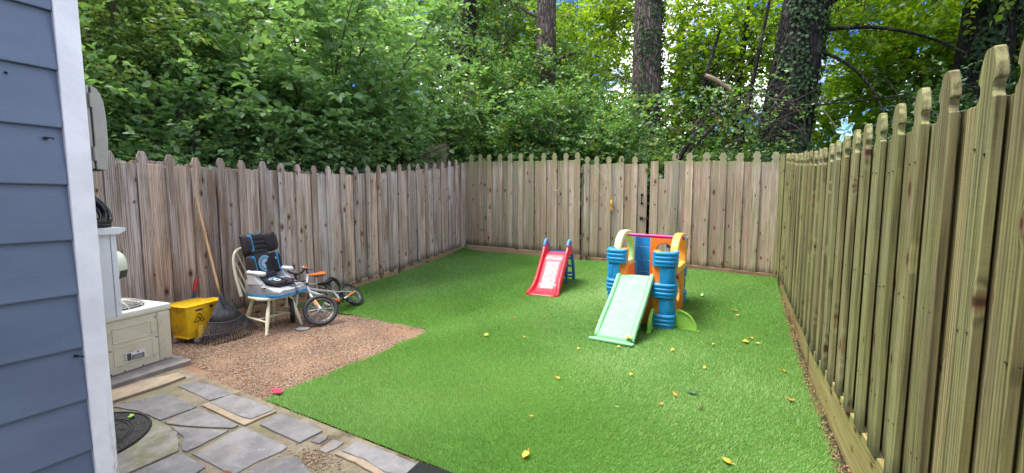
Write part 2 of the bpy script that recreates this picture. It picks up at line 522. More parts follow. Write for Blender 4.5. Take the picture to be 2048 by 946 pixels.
M['t_blue'] = plain('toy_blue', (0.014, 0.285, 0.62), 0.42, var=0.06, scale=5, dirt=(0.05, 0.17, 0.33), dirt_amt=0.35)
M['t_orange'] = plain('toy_orange', (0.86, 0.235, 0.03), 0.45, var=0.08, scale=5, dirt=(0.45, 0.14, 0.04), dirt_amt=0.35)
M['t_yellow'] = plain('toy_amber', (0.92, 0.47, 0.08), 0.42, var=0.04, scale=5)
M['t_magenta'] = plain('toy_magenta', (0.56, 0.012, 0.20), 0.35, var=0.06)
M['t_mint'] = plain('toy_mint', (0.22, 0.53, 0.26), 0.55, var=0.04, scale=4, dirt=(0.24, 0.50, 0.26), dirt_amt=0.2, spec=0.35)
M['t_lime'] = plain('toy_lime', (0.34, 0.62, 0.09), 0.42, var=0.05)
M['t_palegreen'] = plain('toy_pale_green', (0.52, 0.78, 0.32), 0.42, var=0.05)
M['t_red'] = plain('toy_red', (0.66, 0.022, 0.045), 0.36, var=0.10, scale=7, dirt=(0.42, 0.03, 0.045), dirt_amt=0.4)
M['t_red_sheen'] = plain('toy_red_sheen', (0.62, 0.15, 0.17), 0.4, var=0.07, scale=7, dirt=(0.58, 0.15, 0.16), dirt_amt=0.15)  # chute floor: sky sheen painted in as a paler red
M['t_navy'] = plain('toy_navy', (0.012, 0.075, 0.30), 0.4, var=0.08)
M['t_sky'] = plain('toy_sky_blue', (0.10, 0.27, 0.62), 0.4, var=0.06)
M['aqua'] = plain('aqua_metal', (0.42, 0.72, 0.76), 0.4, var=0.05)
M['cord'] = plain('pale_cord', (0.55, 0.50, 0.36), 0.8, var=0.1)
M['bell'] = plain('yellow_bell', (0.70, 0.42, 0.06), 0.5, var=0.15, scale=60)
M['cloth'] = plain('crimson_cloth', (0.55, 0.02, 0.09), 0.8, var=0.2, scale=40)
M['roof'] = plain('roof_felt', (0.06, 0.06, 0.065), 0.9)

def slate(name, a, b, stain):
    t = NT(name)
    p = t.pos(); rd = t.rand()
    n1 = t.noise(p, 5, 6, 0.65)
    c = t.mix(t.rng(n1, 0.3, 0.7), a, b)
    hv = t.n('ShaderNodeHueSaturation'); t.lk(c, hv.inputs['Color']); t.lk(t.rng(rd, 0, 1, 0.85, 1.15), hv.inputs['Value']); c = hv.outputs[0]
    n2 = t.noise(t.scalev(p, (9, 22, 9)), 1.0, 6, 0.7)
    c = t.mix(t.rng(n2, 0.55, 0.7, 0, 0.5), c, (0.34, 0.34, 0.34))
    n4 = t.noise(t.scalev(p, (4, 3, 4)), 1.0, 5, 0.7)
    c = t.mix(t.rng(n4, 0.55, 0.72, 0, 0.6), c, stain)
    c = t.mix(t.rng(t.noise(p, 13, 6, 0.75), 0.62, 0.75, 0, 0.75), c, (0.07, 0.07, 0.085))
    h = t.math('ADD', t.noise(t.scalev(p, (22, 50, 22)), 1.0, 6, 0.7), t.math('MULTIPLY', n2, 0.8))
    t.bsdf(c, 0.72, 0, 0.35, t.bump(h, 0.6, 0.012))
    return t.m
M['slate'] = slate('slate', (0.135, 0.132, 0.137), (0.235, 0.228, 0.232), (0.27, 0.22, 0.165))
def mortar():
    t = NT('mortar')
    p = t.pos()
    n1 = t.noise(p, 6, 6, 0.7)
    c = t.mix(t.rng(n1, 0.3, 0.7), (0.14, 0.118, 0.088), (0.265, 0.225, 0.165))
    c = t.mix(t.rng(t.noise(p, 3.2, 4, 0.6), 0.47, 0.62, 0, 0.55), c, (0.16, 0.155, 0.075))
    c = t.mix(t.rng(t.noise(p, 4.1, 5, 0.6), 0.55, 0.68, 0, 0.85), c, (0.09, 0.055, 0.04))
    h = t.math('ADD', t.noise(p, 60, 4, 0.7), t.math('MULTIPLY', n1, 2.0))
    t.bsdf(c, 0.92, 0, 0.2, t.bump(h, 0.7, 0.012))
    return t.m
M['mortar'] = mortar()
def earth(name, cols, sc=30):
    t = NT(name)
    p = t.pos()
    n1 = t.noise(p, 2.2, 6, 0.65)
    n2 = t.noise(p, sc, 5, 0.7)
    c = t.mix(t.rng(n1, 0.35, 0.65), cols[0], cols[1])
    c = t.mix(t.rng(n2, 0.35, 0.7, 0, 0.7), c, cols[2])
    t.bsdf(c, 0.95, 0, 0.2, t.bump(n2, 0.7, 0.02))
    return t.m
M['dirt'] = earth('red_dirt', ((0.185, 0.10, 0.06), (0.245, 0.142, 0.088), (0.30, 0.195, 0.13)), 45)
M['forest_floor'] = earth('forest_floor', ((0.045, 0.035, 0.022), (0.03, 0.045, 0.018), (0.07, 0.05, 0.03)), 8)
M['turf_base'] = earth('turf_backing', ((0.055, 0.16, 0.022), (0.075, 0.20, 0.03), (0.05, 0.13, 0.02)), 60)
def gravel_mat():
    t = NT('gravel_stone')
    a = t.attr('tint')
    c = t.ramp(a, [(0.0, (0.12, 0.06, 0.038)), (0.25, (0.235, 0.14, 0.088)), (0.5, (0.32, 0.225, 0.15)), (0.75, (0.42, 0.33, 0.24)), (1.0, (0.27, 0.235, 0.20))])
    t.bsdf(c, 0.85, 0, 0.3)
    return t.m
M['gravel'] = gravel_mat()
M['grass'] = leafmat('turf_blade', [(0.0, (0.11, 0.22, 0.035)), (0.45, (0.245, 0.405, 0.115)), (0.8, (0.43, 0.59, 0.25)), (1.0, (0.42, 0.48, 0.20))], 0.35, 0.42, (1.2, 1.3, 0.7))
M['leaf_shrub'] = leafmat('shrub_leaf', [(0.0, (0.09, 0.18, 0.065)), (0.5, (0.20, 0.33, 0.135)), (0.9, (0.33, 0.47, 0.23)), (1.0, (0.36, 0.38, 0.08))], 0.38, 0.34, (1.3, 1.5, 0.7), 0.75)
M['leaf_fine'] = leafmat('fine_leaf', [(0.0, (0.07, 0.15, 0.04)), (0.5, (0.17, 0.28, 0.075)), (0.9, (0.29, 0.39, 0.12)), (1.0, (0.32, 0.22, 0.05))], 0.36, 0.45, (1.4, 1.45, 0.6))
M['leaf_vine'] = leafmat('vine_leaf', [(0.0, (0.055, 0.13, 0.035)), (0.5, (0.13, 0.25, 0.075)), (0.88, (0.24, 0.37, 0.13)), (0.96, (0.36, 0.34, 0.04)), (1.0, (0.26, 0.11, 0.04))], 0.33, 0.4, (1.3, 1.5, 0.6))
M['leaf_canopy'] = leafmat('canopy_leaf', [(0.0, (0.06, 0.12, 0.015)), (0.5, (0.15, 0.25, 0.03)), (0.9, (0.27, 0.37, 0.05)), (1.0, (0.33, 0.27, 0.04))], 0.55, 0.45, (2.0, 2.1, 0.45))
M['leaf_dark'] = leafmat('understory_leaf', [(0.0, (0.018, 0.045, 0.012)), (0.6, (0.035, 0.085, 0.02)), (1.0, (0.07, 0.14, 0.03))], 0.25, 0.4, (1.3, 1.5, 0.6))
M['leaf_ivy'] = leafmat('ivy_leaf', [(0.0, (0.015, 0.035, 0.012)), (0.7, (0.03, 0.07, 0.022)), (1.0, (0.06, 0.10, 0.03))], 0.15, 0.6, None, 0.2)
M['leaf_fallen'] = plain('fallen_leaf', (0.78, 0.44, 0.05), 0.6, var=0.15, scale=60)
M['leaf_fallen_orange'] = plain('fallen_leaf_orange', (0.70, 0.27, 0.04), 0.6, var=0.2, scale=60)
M['leaf_fallen_pale'] = plain('fallen_leaf_pale', (0.55, 0.62, 0.30), 0.6, var=0.15, scale=60)
M['leaf_fallen_green'] = plain('fallen_leaf_green', (0.05, 0.13, 0.04), 0.5, var=0.15, scale=60)
M['leaf_fallen_brown'] = plain('fallen_leaf_brown', (0.20, 0.07, 0.035), 0.6, var=0.2, scale=60)
def bark(name, a, b, sc=1.0):
    t = NT(name)
    o = t.obj()
    n1 = t.noise(t.scalev(o, (22*sc, 22*sc, 3.5*sc)), 1.0, 5, 0.65)
    vor = t.n('ShaderNodeTexVoronoi', feature='DISTANCE_TO_EDGE'); vor.inputs['Scale'].default_value = 1.0
    t.lk(t.scalev(o, (16*sc, 16*sc, 3.2*sc)), vor.inputs['Vector'])
    e = t.rng(vor.outputs['Distance'], 0.0, 0.25)
    k = t.math('MULTIPLY', t.rng(n1, 0.3, 0.7), t.math('MULTIPLY_ADD', e, 0.8, 0.2))
    c = t.mix(k, a, b)
    c = t.mix(t.rng(t.noise(o, 2.3, 4), 0.5, 0.7, 0, 0.5), c, (0.12, 0.13, 0.09))
    t.bsdf(c, 0.92, 0, 0.2, t.bump(t.math('ADD', e, n1), 0.9, 0.05))
    return t.m
M['bark'] = bark('bark', (0.055, 0.042, 0.034), (0.27, 0.22, 0.18))
M['bark_dark'] = bark('bark_dark', (0.009, 0.008, 0.007), (0.040, 0.034, 0.029))
M['twig'] = plain('twig_bark', (0.075, 0.055, 0.042), 0.9, var=0.3, scale=10)
M['dead_wood'] = plain('dead_wood', (0.22, 0.15, 0.10), 0.9, var=0.35, scale=6)
M['litter'] = plain('leaf_litter', (0.28, 0.15, 0.08), 0.9, var=0.5, scale=50)
# ------------------------------------------------------------------ ground
def terrain(x, y):
    z = gz(np.clip(x, -5.4, 0.6), np.minimum(y, 7.5)) - 0.10
    dl = np.maximum(0, -5.7 - x); db = np.maximum(0, y - 7.8)
    left = 1/(1+np.exp((x+2.2)*1.1))
    z = z + 3.4*(1-np.exp(-0.22*dl)) + left*3.0*(1-np.exp(-0.20*db)) + 0.5*(1-np.exp(-0.1*db))
    return z
def build_ground():
    a = np.concatenate([-np.geomspace(90, 14, 14), np.linspace(-12, 12, 81), np.geomspace(14, 90, 14)])
    X, Y = np.meshgrid(a, a+3, indexing='ij')
    Z = terrain(X, Y)
    n = len(a)
    V = np.stack([X, Y, Z], -1).reshape(-1, 3)
    i = np.arange(n*n).reshape(n, n)
    F = np.stack([i[:-1, :-1], i[1:, :-1], i[1:, 1:], i[:-1, 1:]], -1).reshape(-1, 4)
    o = np_mesh('ground', V, F.ravel(), np.arange(len(F))*4, M['forest_floor'])
    structure(o)
build_ground()

def sheet(name, x0, x1, y0, y1, dz, mat, nx=60, ny=60, mask=None, f=None):
    X, Y = np.meshgrid(np.linspace(x0, x1, nx), np.linspace(y0, y1, ny), indexing='ij')
    Z = gz(X, Y) + dz + (f(X, Y) if f else 0)
    V = np.stack([X, Y, Z], -1).reshape(-1, 3)
    i = np.arange(nx*ny).reshape(nx, ny)
    F = np.stack([i[:-1, :-1], i[1:, :-1], i[1:, 1:], i[:-1, 1:]], -1).reshape(-1, 4)
    if mask is not None:
        c = V[F].mean(1)
        F = F[mask(c[:, 0], c[:, 1])]
    return structure(np_mesh(name, V, F.ravel(), np.arange(len(F))*4, mat))

# red dirt bed under the gravel
# red dirt bed, built below together with the turf outline
def make_bed(): return sheet('gravel_bed', -5.42, -2.7, 0.6, 3.72, -0.006, M['dirt'], 90, 100,
             f=lambda x, y: 0.0018*np.sin(x*7.1+y*3)*np.sin(y*6.3-x*2)-0.05*on_turf(x-0.03*(y < 3.45), y-0.03*(y > 3.4)))
# artificial turf backing
def edge_y(x):      # turf edge against the gravel, right end at the corner
    return 3.525 + 0.02*np.sin(x*9) - 0.05*np.clip((-4.3-x), 0, 1)
def edge_x(y):      # turf edge along the gravel
    return -2.955 - 0.02*np.sin(y*4.0) - 0.015*np.sin(y*11)
def edge_p(x):      # turf edge along the patio
    return 1.672 + 0.008*np.sin(x*13)
def on_turf(x, y):
    return (y > edge_p(x)) & (y < 7.42) & (x < 0.535) & (x > -5.33) & ((x > edge_x(y)) | (y > edge_y(x)))
make_bed()
def turf_f(x, y):
    w = 0.016*np.sin(x*1.7+0.6)*np.sin(y*1.3) + 0.014*np.sin(x*3.9+y*2.1) + 0.012*np.sin(x*1.5-y*5.2)*np.sin(x*2.3)
    back = 0.045*np.clip((y-7.0)/0.42, 0, 1)**1.5 + 0.03*np.clip((-5.0-x)/0.33, 0, 1)*np.clip(y-3.6, 0, 1)
    return 0.5*w*np.clip((y-1.75)*2, 0, 1) + back + 0.006
sheet('lawn', -5.36, 0.56, 1.6, 7.46, 0.0, M['turf_base'], 150, 150, on_turf, turf_f)

# ------------------------------------------------------------------ patio
patio = structure(MB().box((-1.6, 0.10, -0.048), (5.2, 3.145, 0.1)).build('patio', M['mortar']))
STONES = [
 [(-3.79,1.478),(-3.785,1.542),(-3.72,1.589),(-3.567,1.617),(-3.42,1.622),(-3.272,1.61),(-3.29,1.538),(-3.305,1.475),(-3.499,1.477)],
 [(-3.262,1.458),(-3.270,1.537),(-3.258,1.604),(-3.101,1.618),(-2.921,1.622),(-2.752,1.616),(-2.772,1.469),(-2.841,1.455),(-2.979,1.452)],
 [(-3.79,1.10),(-3.76,1.246),(-3.73,1.386),(-3.566,1.382),(-3.278,1.382),(-3.280,1.272),(-3.284,1.172),(-3.436,1.168),(-3.581,1.155)],
 [(-3.236,1.178),(-3.242,1.283),(-3.246,1.376),(-3.018,1.388),(-2.768,1.392),(-2.772,1.348),(-2.968,1.256),(-3.177,1.179)],
 [(-3.14,1.172),(-2.949,1.240),(-2.762,1.330),(-2.745,1.253),(-2.738,1.164),(-2.734,1.087),(-2.79,1.086),(-2.929,1.152),(-3.033,1.163)],
 [(-2.688,1.093),(-2.708,1.237),(-2.728,1.396),(-2.499,1.399),(-2.272,1.401),(-2.256,1.358),(-2.290,1.235),(-2.283,1.112),(-2.323,1.101),(-2.503,1.099)],
 [(-2.653,1.457),(-2.672,1.534),(-2.672,1.608),(-2.449,1.612),(-2.239,1.607),(-2.240,1.521),(-2.246,1.457),(-2.439,1.454)],
 [(-2.200,1.500),(-2.218,1.572),(-2.160,1.583),(-2.140,1.561),(-2.138,1.507)],
 [(-2.084,1.465),(-2.106,1.574),(-2.018,1.587),(-2.012,1.526),(-2.018,1.470)],
 [(-1.956,1.521),(-1.956,1.626),(-1.762,1.640),(-1.486,1.641),(-1.492,1.54),(-1.591,1.505),(-1.778,1.530)],
 [(-2.228,1.140),(-2.250,1.223),(-2.215,1.294),(-2.163,1.355),(-2.078,1.350),(-1.910,1.308),(-1.836,1.234),(-1.893,1.115)],
 [(-2.762,0.62),(-2.762,0.95),(-2.751,1.065),(-2.614,1.069),(-2.483,1.069),(-2.452,0.969),(-2.440,0.66)],
 [(-2.39,0.62),(-2.41,0.97),(-2.40,1.05),(-2.25,1.07),(-1.90,1.06),(-1.88,0.66)],
 [(-1.80,1.16),(-1.78,1.40),(-1.60,1.46),(-1.30,1.44),(-1.28,1.14)],
 [(-1.83,0.62),(-1.82,1.10),(-1.30,1.09),(-1.28,0.66)],
 [(-1.22,1.10),(-1.22,1.62),(-0.62,1.63),(-0.60,1.12)],
 [(-0.55,1.15),(-0.56,1.63),(0.20,1.62),(0.22,1.13)],
 [(-1.22,0.55),(-1.22,1.05),(-0.50,1.06),(-0.48,0.58)],
 [(-0.42,0.40),(-0.43,1.07),(0.40,1.06),(0.42,0.42)],
 [(0.28,1.12),(0.27,1.62),(0.52,1.62),(0.52,1.12)],
 [(-1.60,-0.2),(-1.60,0.50),(-0.50,0.50),(-0.48,-0.2)],
 [(-0.42,-0.5),(-0.42,0.34),(0.50,0.34),(0.50,-0.5)],
]
rs = random.Random(3)
def rough_poly(P, jit=0.0035, sub=3):
    out = []
    n = len(P)
    for i in range(n):
        a, b = P[i], P[(i+1) % n]
        for k in range(sub):
            t = k/sub
            out.append((a[0]+(b[0]-a[0])*t+rs.uniform(-jit, jit), a[1]+(b[1]-a[1])*t+rs.uniform(-jit, jit)))
    return out
for P in STONES:
    top = 0.012 + rs.uniform(-0.003, 0.003)
    tx, ty = rs.uniform(-0.006, 0.006), rs.uniform(-0.006, 0.006)
    cx = sum(p[0] for p in P)/len(P); cy = sum(p[1] for p in P)/len(P)
    rp = rough_poly(P)
    mb = MB()
    mb.prism(rp, -0.015, 1.0, lambda a, b, d: Vector((a, b, d if d < 0 else top+(a-cx)*tx+(b-cy)*ty)))
    mb.build('flagstone', M['slate'], patio, bevel=0.004)
# raw mortar rims and a mossy concrete collar
for P in ([(-3.262,1.405),(-3.268,1.452),(-2.835,1.446),(-2.762,1.462),(-2.742,1.612),(-2.724,1.612),(-2.728,1.404)],
          [(-1.965,1.478),(-1.958,1.512),(-1.78,1.522),(-1.595,1.497),(-1.48,1.530),(-1.472,1.47),(-1.60,1.462),(-1.80,1.482)]):
    MB().prism(rough_poly(P, 0.002), -0.01, 0.016, lambda a, b, d: Vector((a, b, d))).build('mortar_rim', M['sandstone'], patio, bevel=0.003)
def mossy():
    t = NT('mossy_concrete'); p = t.pos()
    n1 = t.noise(p, 7, 6, 0.7)
    c = t.mix(t.rng(n1, 0.3, 0.7), (0.17, 0.16, 0.14), (0.30, 0.28, 0.25))
    c = t.mix(t.rng(t.noise(p, 5, 5, 0.7), 0.45, 0.62, 0, 0.8), c, (0.15, 0.18, 0.05))
    t.bsdf(c, 0.92, 0, 0.2, t.bump(t.noise(p, 70, 4, 0.7), 0.6, 0.01))
    return t.m
MB().prism(rough_poly([(-3.55,1.13),(-3.30,1.160),(-3.16,1.166),(-3.02,1.158),(-2.90,1.12),(-2.786,1.068),(-2.782,0.952),(-2.79,0.6),(-3.6,0.6)], 0.003), -0.01, 0.014, lambda a, b, d: Vector((a, b, d))).build('concrete_collar', mossy(), patio, bevel=0.004)
# small stones lying in the broken mortar
def pebbles(name, pts, size, mat, seed, zf, parent=None):
    rng = np.random.default_rng(seed)
    n = len(pts)
    base = np.array([(1,0,0),(-1,0,0),(0,1,0),(0,-1,0),(0,0,1),(0,0,-1)], float)
    tri = np.array([(0,2,4),(2,1,4),(1,3,4),(3,0,4),(2,0,5),(1,2,5),(3,1,5),(0,3,5)])
    s = size[:, None]*np.stack([rng.uniform(.7,1.3,n), rng.uniform(.5,1.0,n), rng.uniform(.35,.7,n)], -1)
    th = rng.uniform(0, 6.28, n)
    v = base[None]*s[:, None, :]*(1+rng.uniform(-.25,.25,(n,6,1)))
    c, sn = np.cos(th)[:, None], np.sin(th)[:, None]
    x = v[..., 0]*c - v[..., 1]*sn; y = v[..., 0]*sn + v[..., 1]*c
    V = np.stack([x+pts[:, :1], y+pts[:, 1:2], v[..., 2]+zf(pts[:, 0], pts[:, 1])[:, None]+s[:, 2:3]*0.35], -1).reshape(-1, 3)
    F = (tri[None]+(np.arange(n)*6)[:, None, None]).reshape(-1, 3)
    o = np_mesh(name, V, F.ravel(), np.arange(len(F))*3, mat, parent, {'tint': np.repeat(rng.uniform(0, 1, n), 6)})
    o['kind'] = 'stuff'
    return o
rng = np.random.default_rng(5)
pp = np.stack([rng.normal(-2.02, 0.09, 420), rng.normal(1.395, 0.045, 420)], -1)
pebbles('pebbles', pp, rng.uniform(0.004, 0.009, 420), M['gravel'], 2, lambda x, y: 0*x+0.003, patio)
# gravel over the dirt bed
N = 85000
gp = np.stack([rng.uniform(-5.35, -2.75, N), rng.uniform(1.0, 3.62, N)], -1)
dens = 0.5+0.22*np.sin(gp[:, 0]*2.3+1.0+0.8*np.sin(gp[:, 1]*3.1))+0.2*np.sin(gp[:, 1]*3.7+gp[:, 0]*1.3+np.sin(gp[:, 0]*4.1))+0.2*np.sin(gp[:, 0]*5.9-gp[:, 1]*8.3+1.5*np.sin(gp[:, 1]*2.3))+0.15*np.sin(gp[:, 0]*11.3+gp[:, 1]*9.1)
bare = np.exp(-(((gp[:, 0]+3.25)/0.28)**2+((gp[:, 1]-3.3)/0.22)**2)*1.2)
keep = (rng.uniform(0, 1, N) < np.clip(0.68+0.32*dens-0.8*bare, 0.1, 1)) & ~on_turf(gp[:, 0]-np.abs(rng.normal(0, 0.022, N)), gp[:, 1]-np.abs(rng.normal(0, 0.022, N)))
keep &= ~((gp[:, 0] > -3.86) & (gp[:, 1] < 1.635+0.02*np.sin(gp[:, 0]*8))) & ~((gp[:, 1] < 1.75) & (gp[:, 0] < -3.86) & (gp[:, 0] > -5.2))
gp = gp[keep]
gs = 0.0034+0.0072*rng.uniform(0, 1, len(gp))**1.8; gs[rng.uniform(0, 1, len(gp)) < 0.03] *= 1.7
g = pebbles('gravel', gp, gs, M['gravel'], 9, lambda x, y: gz(x, y)-0.006)

# artificial grass blades
def build_grass():
    rng = np.random.default_rng(11)
    P = []
    for (y0, y1, dn) in ((1.65, 2.6, 26000), (2.6, 3.6, 19000), (3.6, 5.0, 12500), (5.0, 7.45, 9500)):
        A = (y1-y0)*5.9
        n = int(A*dn)
        P.append(np.stack([rng.uniform(-5.35, 0.54, n), rng.uniform(y0, y1, n), np.full(n, {26000:1.0, 19000:1.1, 12500:1.35, 9500:1.5}[dn])], -1))
    P = np.concatenate(P)
    jx = rng.normal(0, 0.011, len(P)); jy = rng.normal(0, 0.011, len(P))
    k = on_turf(P[:, 0]+jx, P[:, 1]+jy)
    # the seam between two turf strips, a thin parting
    sx = -2.96 + 0.02*np.sin(P[:, 1]*3)
    seam = np.abs(P[:, 0]-sx) < 0.007
    k &= ~(seam & (rng.uniform(0, 1, len(P)) < 0.7))
    P = P[k]
    x, y, wsc = P.T
    n = len(P)
    z = gz(x, y)+turf_f(x, y)
    # lay of the pile: long lazy swirls
    la = 2.2*np.sin(x*0.9+0.4*y)+1.6*np.sin(y*1.1-x*0.6+2)+rng.normal(0, 0.9, n)
    lean = 0.55+0.25*np.sin(x*1.7+y*0.7)+rng.normal(0, 0.22, n)
    Hh = rng.uniform(0.018, 0.034, n)*(0.9+0.1*np.sin(x*5)*np.sin(y*4))
    flat = np.exp(-(((y-edge_y(x))/0.05)**2))*(x < -2.95)*0.5
    Hh *= 1-0.5*np.clip(flat, 0, 1)
    dx, dy = np.cos(la), np.sin(la)
    tip = np.stack([x+dx*np.sin(lean)*Hh, y+dy*np.sin(lean)*Hh, z+np.cos(lean)*Hh], -1)
    wa = rng.uniform(0, 3.14, n)
    w = rng.uniform(0.0011, 0.0019, n)*wsc
    wx, wy = np.cos(wa)*w, np.sin(wa)*w
    b0 = np.stack([x-wx, y-wy, z-0.002], -1); b1 = np.stack([x+wx, y+wy, z-0.002], -1)
    V = np.stack([b0, b1, tip], 1).reshape(-1, 3)
    patch = 0.16*np.sin(x*1.3+0.8)*np.sin(y*1.9)+0.10*np.sin(x*3.1-y*2.2)+0.08*np.sin(x*5.3+y*1.1)*np.sin(y*4.7-x)
    tint = np.clip(rng.normal(0.52, 0.2, n)+patch-0.16*(x < sx[k])-0.12*np.clip((y-6.2)/1.0, 0, 1)-0.10*np.clip((x-0.0)/0.5, 0, 1), 0, 0.93)  # tint also deepened toward back and right fence, shading painted into the colour
    dry = rng.uniform(0, 1, n) < 0.012
    tint[dry] = 1.0
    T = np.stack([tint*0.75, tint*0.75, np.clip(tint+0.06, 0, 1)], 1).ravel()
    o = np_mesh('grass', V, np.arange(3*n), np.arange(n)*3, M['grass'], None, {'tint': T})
    o['kind'] = 'stuff'
build_grass()

# ------------------------------------------------------------------ house
house = thing('house', 'blue lap sided house corner with white trim at the edge of the photo', 'house', (-1.72, 0.0, 0))
MB().box((-3.45, -1.22, 1.38), (3.455, 3.39, 2.96)).build('wall', M['siding'], house, world=True)
zk = 0.852-0.1606*6
i = 0
while zk < 2.8:
    z0, z1 = zk, zk+0.166
    prof = [(-1.7225, z0+0.004), (-1.7045, z0), (-1.7032, z0+0.003), (-1.7175, z1), (-1.7225, z1)]
    MB().prism(prof, -1.6, 0.4395, lambda a, b, d: Vector((a, d, b))).build('siding_board', M['siding'], house, world=True)
    zk += 0.1606
prof = [(-1.7215, 0.4405), (-1.7010, 0.4405), (-1.6990, 0.4425), (-1.6990, 0.4915), (-1.7010, 0.4935), (-1.79, 0.4935), (-1.79, 0.4760), (-1.7215, 0.4760)]
MB().prism(prof, -0.09, 2.84, lambda a, b, d: Vector((a, b, d))).build('corner_trim', M['trim'], house, world=True, bevel=0.0015)
MB().box((-2.4, -6.4, 2.4), (8.4, 6.8, 5.0)).build('rear_wall', M['siding'], house, world=True)
MB().box((-3.45, -1.22, 2.90), (3.62, 3.55, 0.08)).build('roof', M['roof'], house, world=True)
def hook(y, z):
    mb = MB()
    mb.tube([(-1.712, y, z), (-1.694, y, z), (-1.690, y+0.008, z), (-1.690, y+0.012, z-0.004)], 0.0022, 6)
    mb.box((-1.7095, y, z), (0.004, 0.010, 0.008), r=0.0015)
    mb.build('hook', M['black_iron'], house, world=True, smooth=True)
hook(0.405, 1.623); hook(0.424, 0.990)
for y, z in ((0.345, 1.785), (0.362, 1.668)):
    MB().ball((-1.711, y, z), (0.004, 0.0035, 0.0032)).build('nail_hole', M['black_iron'], house, world=True, smooth=True)

# wall-hung cabinet with a ledge, its hose, the meter box and the round housing
cab = thing('wall_cabinet', 'white wall cabinet with a thin ledge beside the house corner trim', 'cabinet', (-2.2, 0.55, 1.02))
MB().box((-2.22, 0.553, 1.176), (0.43, 0.118, 0.312), r=0.002).build('cabinet_body', M['white'], cab, world=True)
MB().box((-2.222, 0.6205, 1.172), (0.44, 0.016, 0.304), r=0.002).build('corner_strip', M['white'], cab, world=True)
MB().prism([(0.485, 1.327), (0.631, 1.327), (0.640, 1.331), (0.652, 1.340), (0.652, 1.349), (0.485, 1.349)], -2.44, -1.985, lambda a, b, d: Vector((d, a, b))).build('ledge', M['white'], cab, world=True)
hose = thing('garden_hose', 'black hose coiled in a loop on top of the white cabinet', 'hose', (-2.1, 0.55, 1.35))
mb = MB()
rh = random.Random(4)
for k in range(9):
    ax = Vector((0.80+rh.uniform(-.06,.06), 0.30+rh.uniform(-.08,.08), 0.36+rh.uniform(-.1,.1)))
    mb.ring((-2.10+rh.uniform(-.012,.012), 0.570+rh.uniform(-.008,.008), 1.404+0.003*k-0.010), ax, 0.080-0.006*(k % 4), 0.0062, 36, 8)
for k in range(3):
    mb.ring((-2.10, 0.560+0.004*k, 1.3555+0.011*k), (0.05, 0.02*k, 1), 0.082-0.004*k, 0.0058, 36, 8)
mb.build('hose_coil', M['hose'], hose, world=True, smooth=True)
ub = thing('utility_box', 'grey beige metal utility box with a hinged lid high on the house corner', 'utility box', (-2.1, 0.52, 1.56))
MB().box((-2.12, 0.532, 1.703), (0.26, 0.108, 0.286), r=0.004).build('box_body', M['grey_box'], ub, world=True)
prof = [(0.588, 1.560), (0.610, 1.556), (0.617, 1.562), (0.621, 1.60), (0.6245, 1.66), (0.6245, 1.74), (0.621, 1.79), (0.613, 1.822), (0.603, 1.838), (0.588, 1.846)]
MB().prism(prof, -2.255, -1.985, lambda a, b, d: Vector((d, a, b))).build('lid', M['grey_box'], ub, world=True, bevel=0.003)
MB().box((-2.12, 0.600, 1.560), (0.22, 0.03, 0.010)).build('underside', M['black_iron'], ub, world=True)
for z in (1.795, 1.612):
    h = MB().tube([(-1.984, 0.586, z-0.024), (-1.984, 0.586, z+0.024)], 0.0055, 10).build('hinge', M['grey_box'], ub, world=True, smooth=True)
    mb = MB()
    for dz in (-0.024, -0.008, 0.008, 0.024):
        mb.tube([(-1.984, 0.586, z+dz-0.0025), (-1.984, 0.586, z+dz+0.0025)], 0.0078, 10)
    mb.tube([(-1.984, 0.586, z-0.022), (-1.984, 0.590, z-0.022)], 0.0016, 6)
    c = mb.build('hinge_knuckle', M['dark_metal'], h, world=False)
    
MB().box((-1.9895, 0.587, 1.705), (0.002, 0.002, 0.262)).build('lid_gap', M['black_iron'], ub, world=True)
wh = thing('wall_housing', 'cream rounded plastic housing with a dark slot between the cabinet and the fence', 'housing', (-2.5, 0.6, 1.1))
prof = []
Lc = 0.800
mb = MB()
rr = 0.0735
loops = []
for yy, r_ in ((0.49, 0.9), (0.50, 1.0), (0.74, 1.0), (0.772, 0.97), (0.790, 0.89), (0.799, 0.76), (0.803, 0.5), (0.8035, 0.2)):
    loops.append([Vector((-2.5+math.cos(t)*rr*r_, yy, 1.150+math.sin(t)*rr*r_)) for t in [2*math.pi*k/28 for k in range(28)]])
mb.loft(loops).build('shell', M['cream'], wh, world=True, smooth=True, angle=60)
mb = MB()
L2 = []
for yy in (0.768, 0.796):
    row = []
    for k in range(7):
        t = R(-52+k*6.5)
        q = rr*(0.985 if yy < 0.78 else 0.84)
        row.append(Vector((-2.5+math.cos(t)*q, yy, 1.150+math.sin(t)*q)))
    L2.append(row)
mb.grid(L2)
mb.build('slot', M['label_dark'], wh, world=True, solid=0.003)

# ------------------------------------------------------------------ air conditioner
ac = thing('air_conditioner', 'squat beige outdoor air conditioner with a wire dome on its top', 'air conditioner', (-4.352, 1.256, 0.036), R(10.6))
AW, AD, AH = 0.470, 0.60, 0.496
MB().box((-AD/2, (AW-0.30)/2+0.0, AH/2-0.02), (AD-0.012, AW+0.30-0.012, AH-0.05), r=0.01).build('case', M['ac'], ac)
MB().box((-0.003, 0.182, 0.222), (0.012, 0.352, 0.425), r=0.003).build('front_panel', M['ac'], ac)
fp = MB()
fr = fp
for z0, z1 in ((0.258, 0.385), (0.075, 0.232)):
    y0, y1 = 0.036, 0.318
    fr.holed([(y0, z0), (y1, z0), (y1, z1), (y0, z1)], [(y0+0.009, z0+0.009), (y1-0.009, z0+0.009), (y1-0.009, z1-0.009), (y0+0.009, z1-0.009)], 0.002, 0.0075, lambda a, b, d: Vector((d, a, b)))
fr.build('panel_emboss', M['ac'], ac, bevel=0.003)
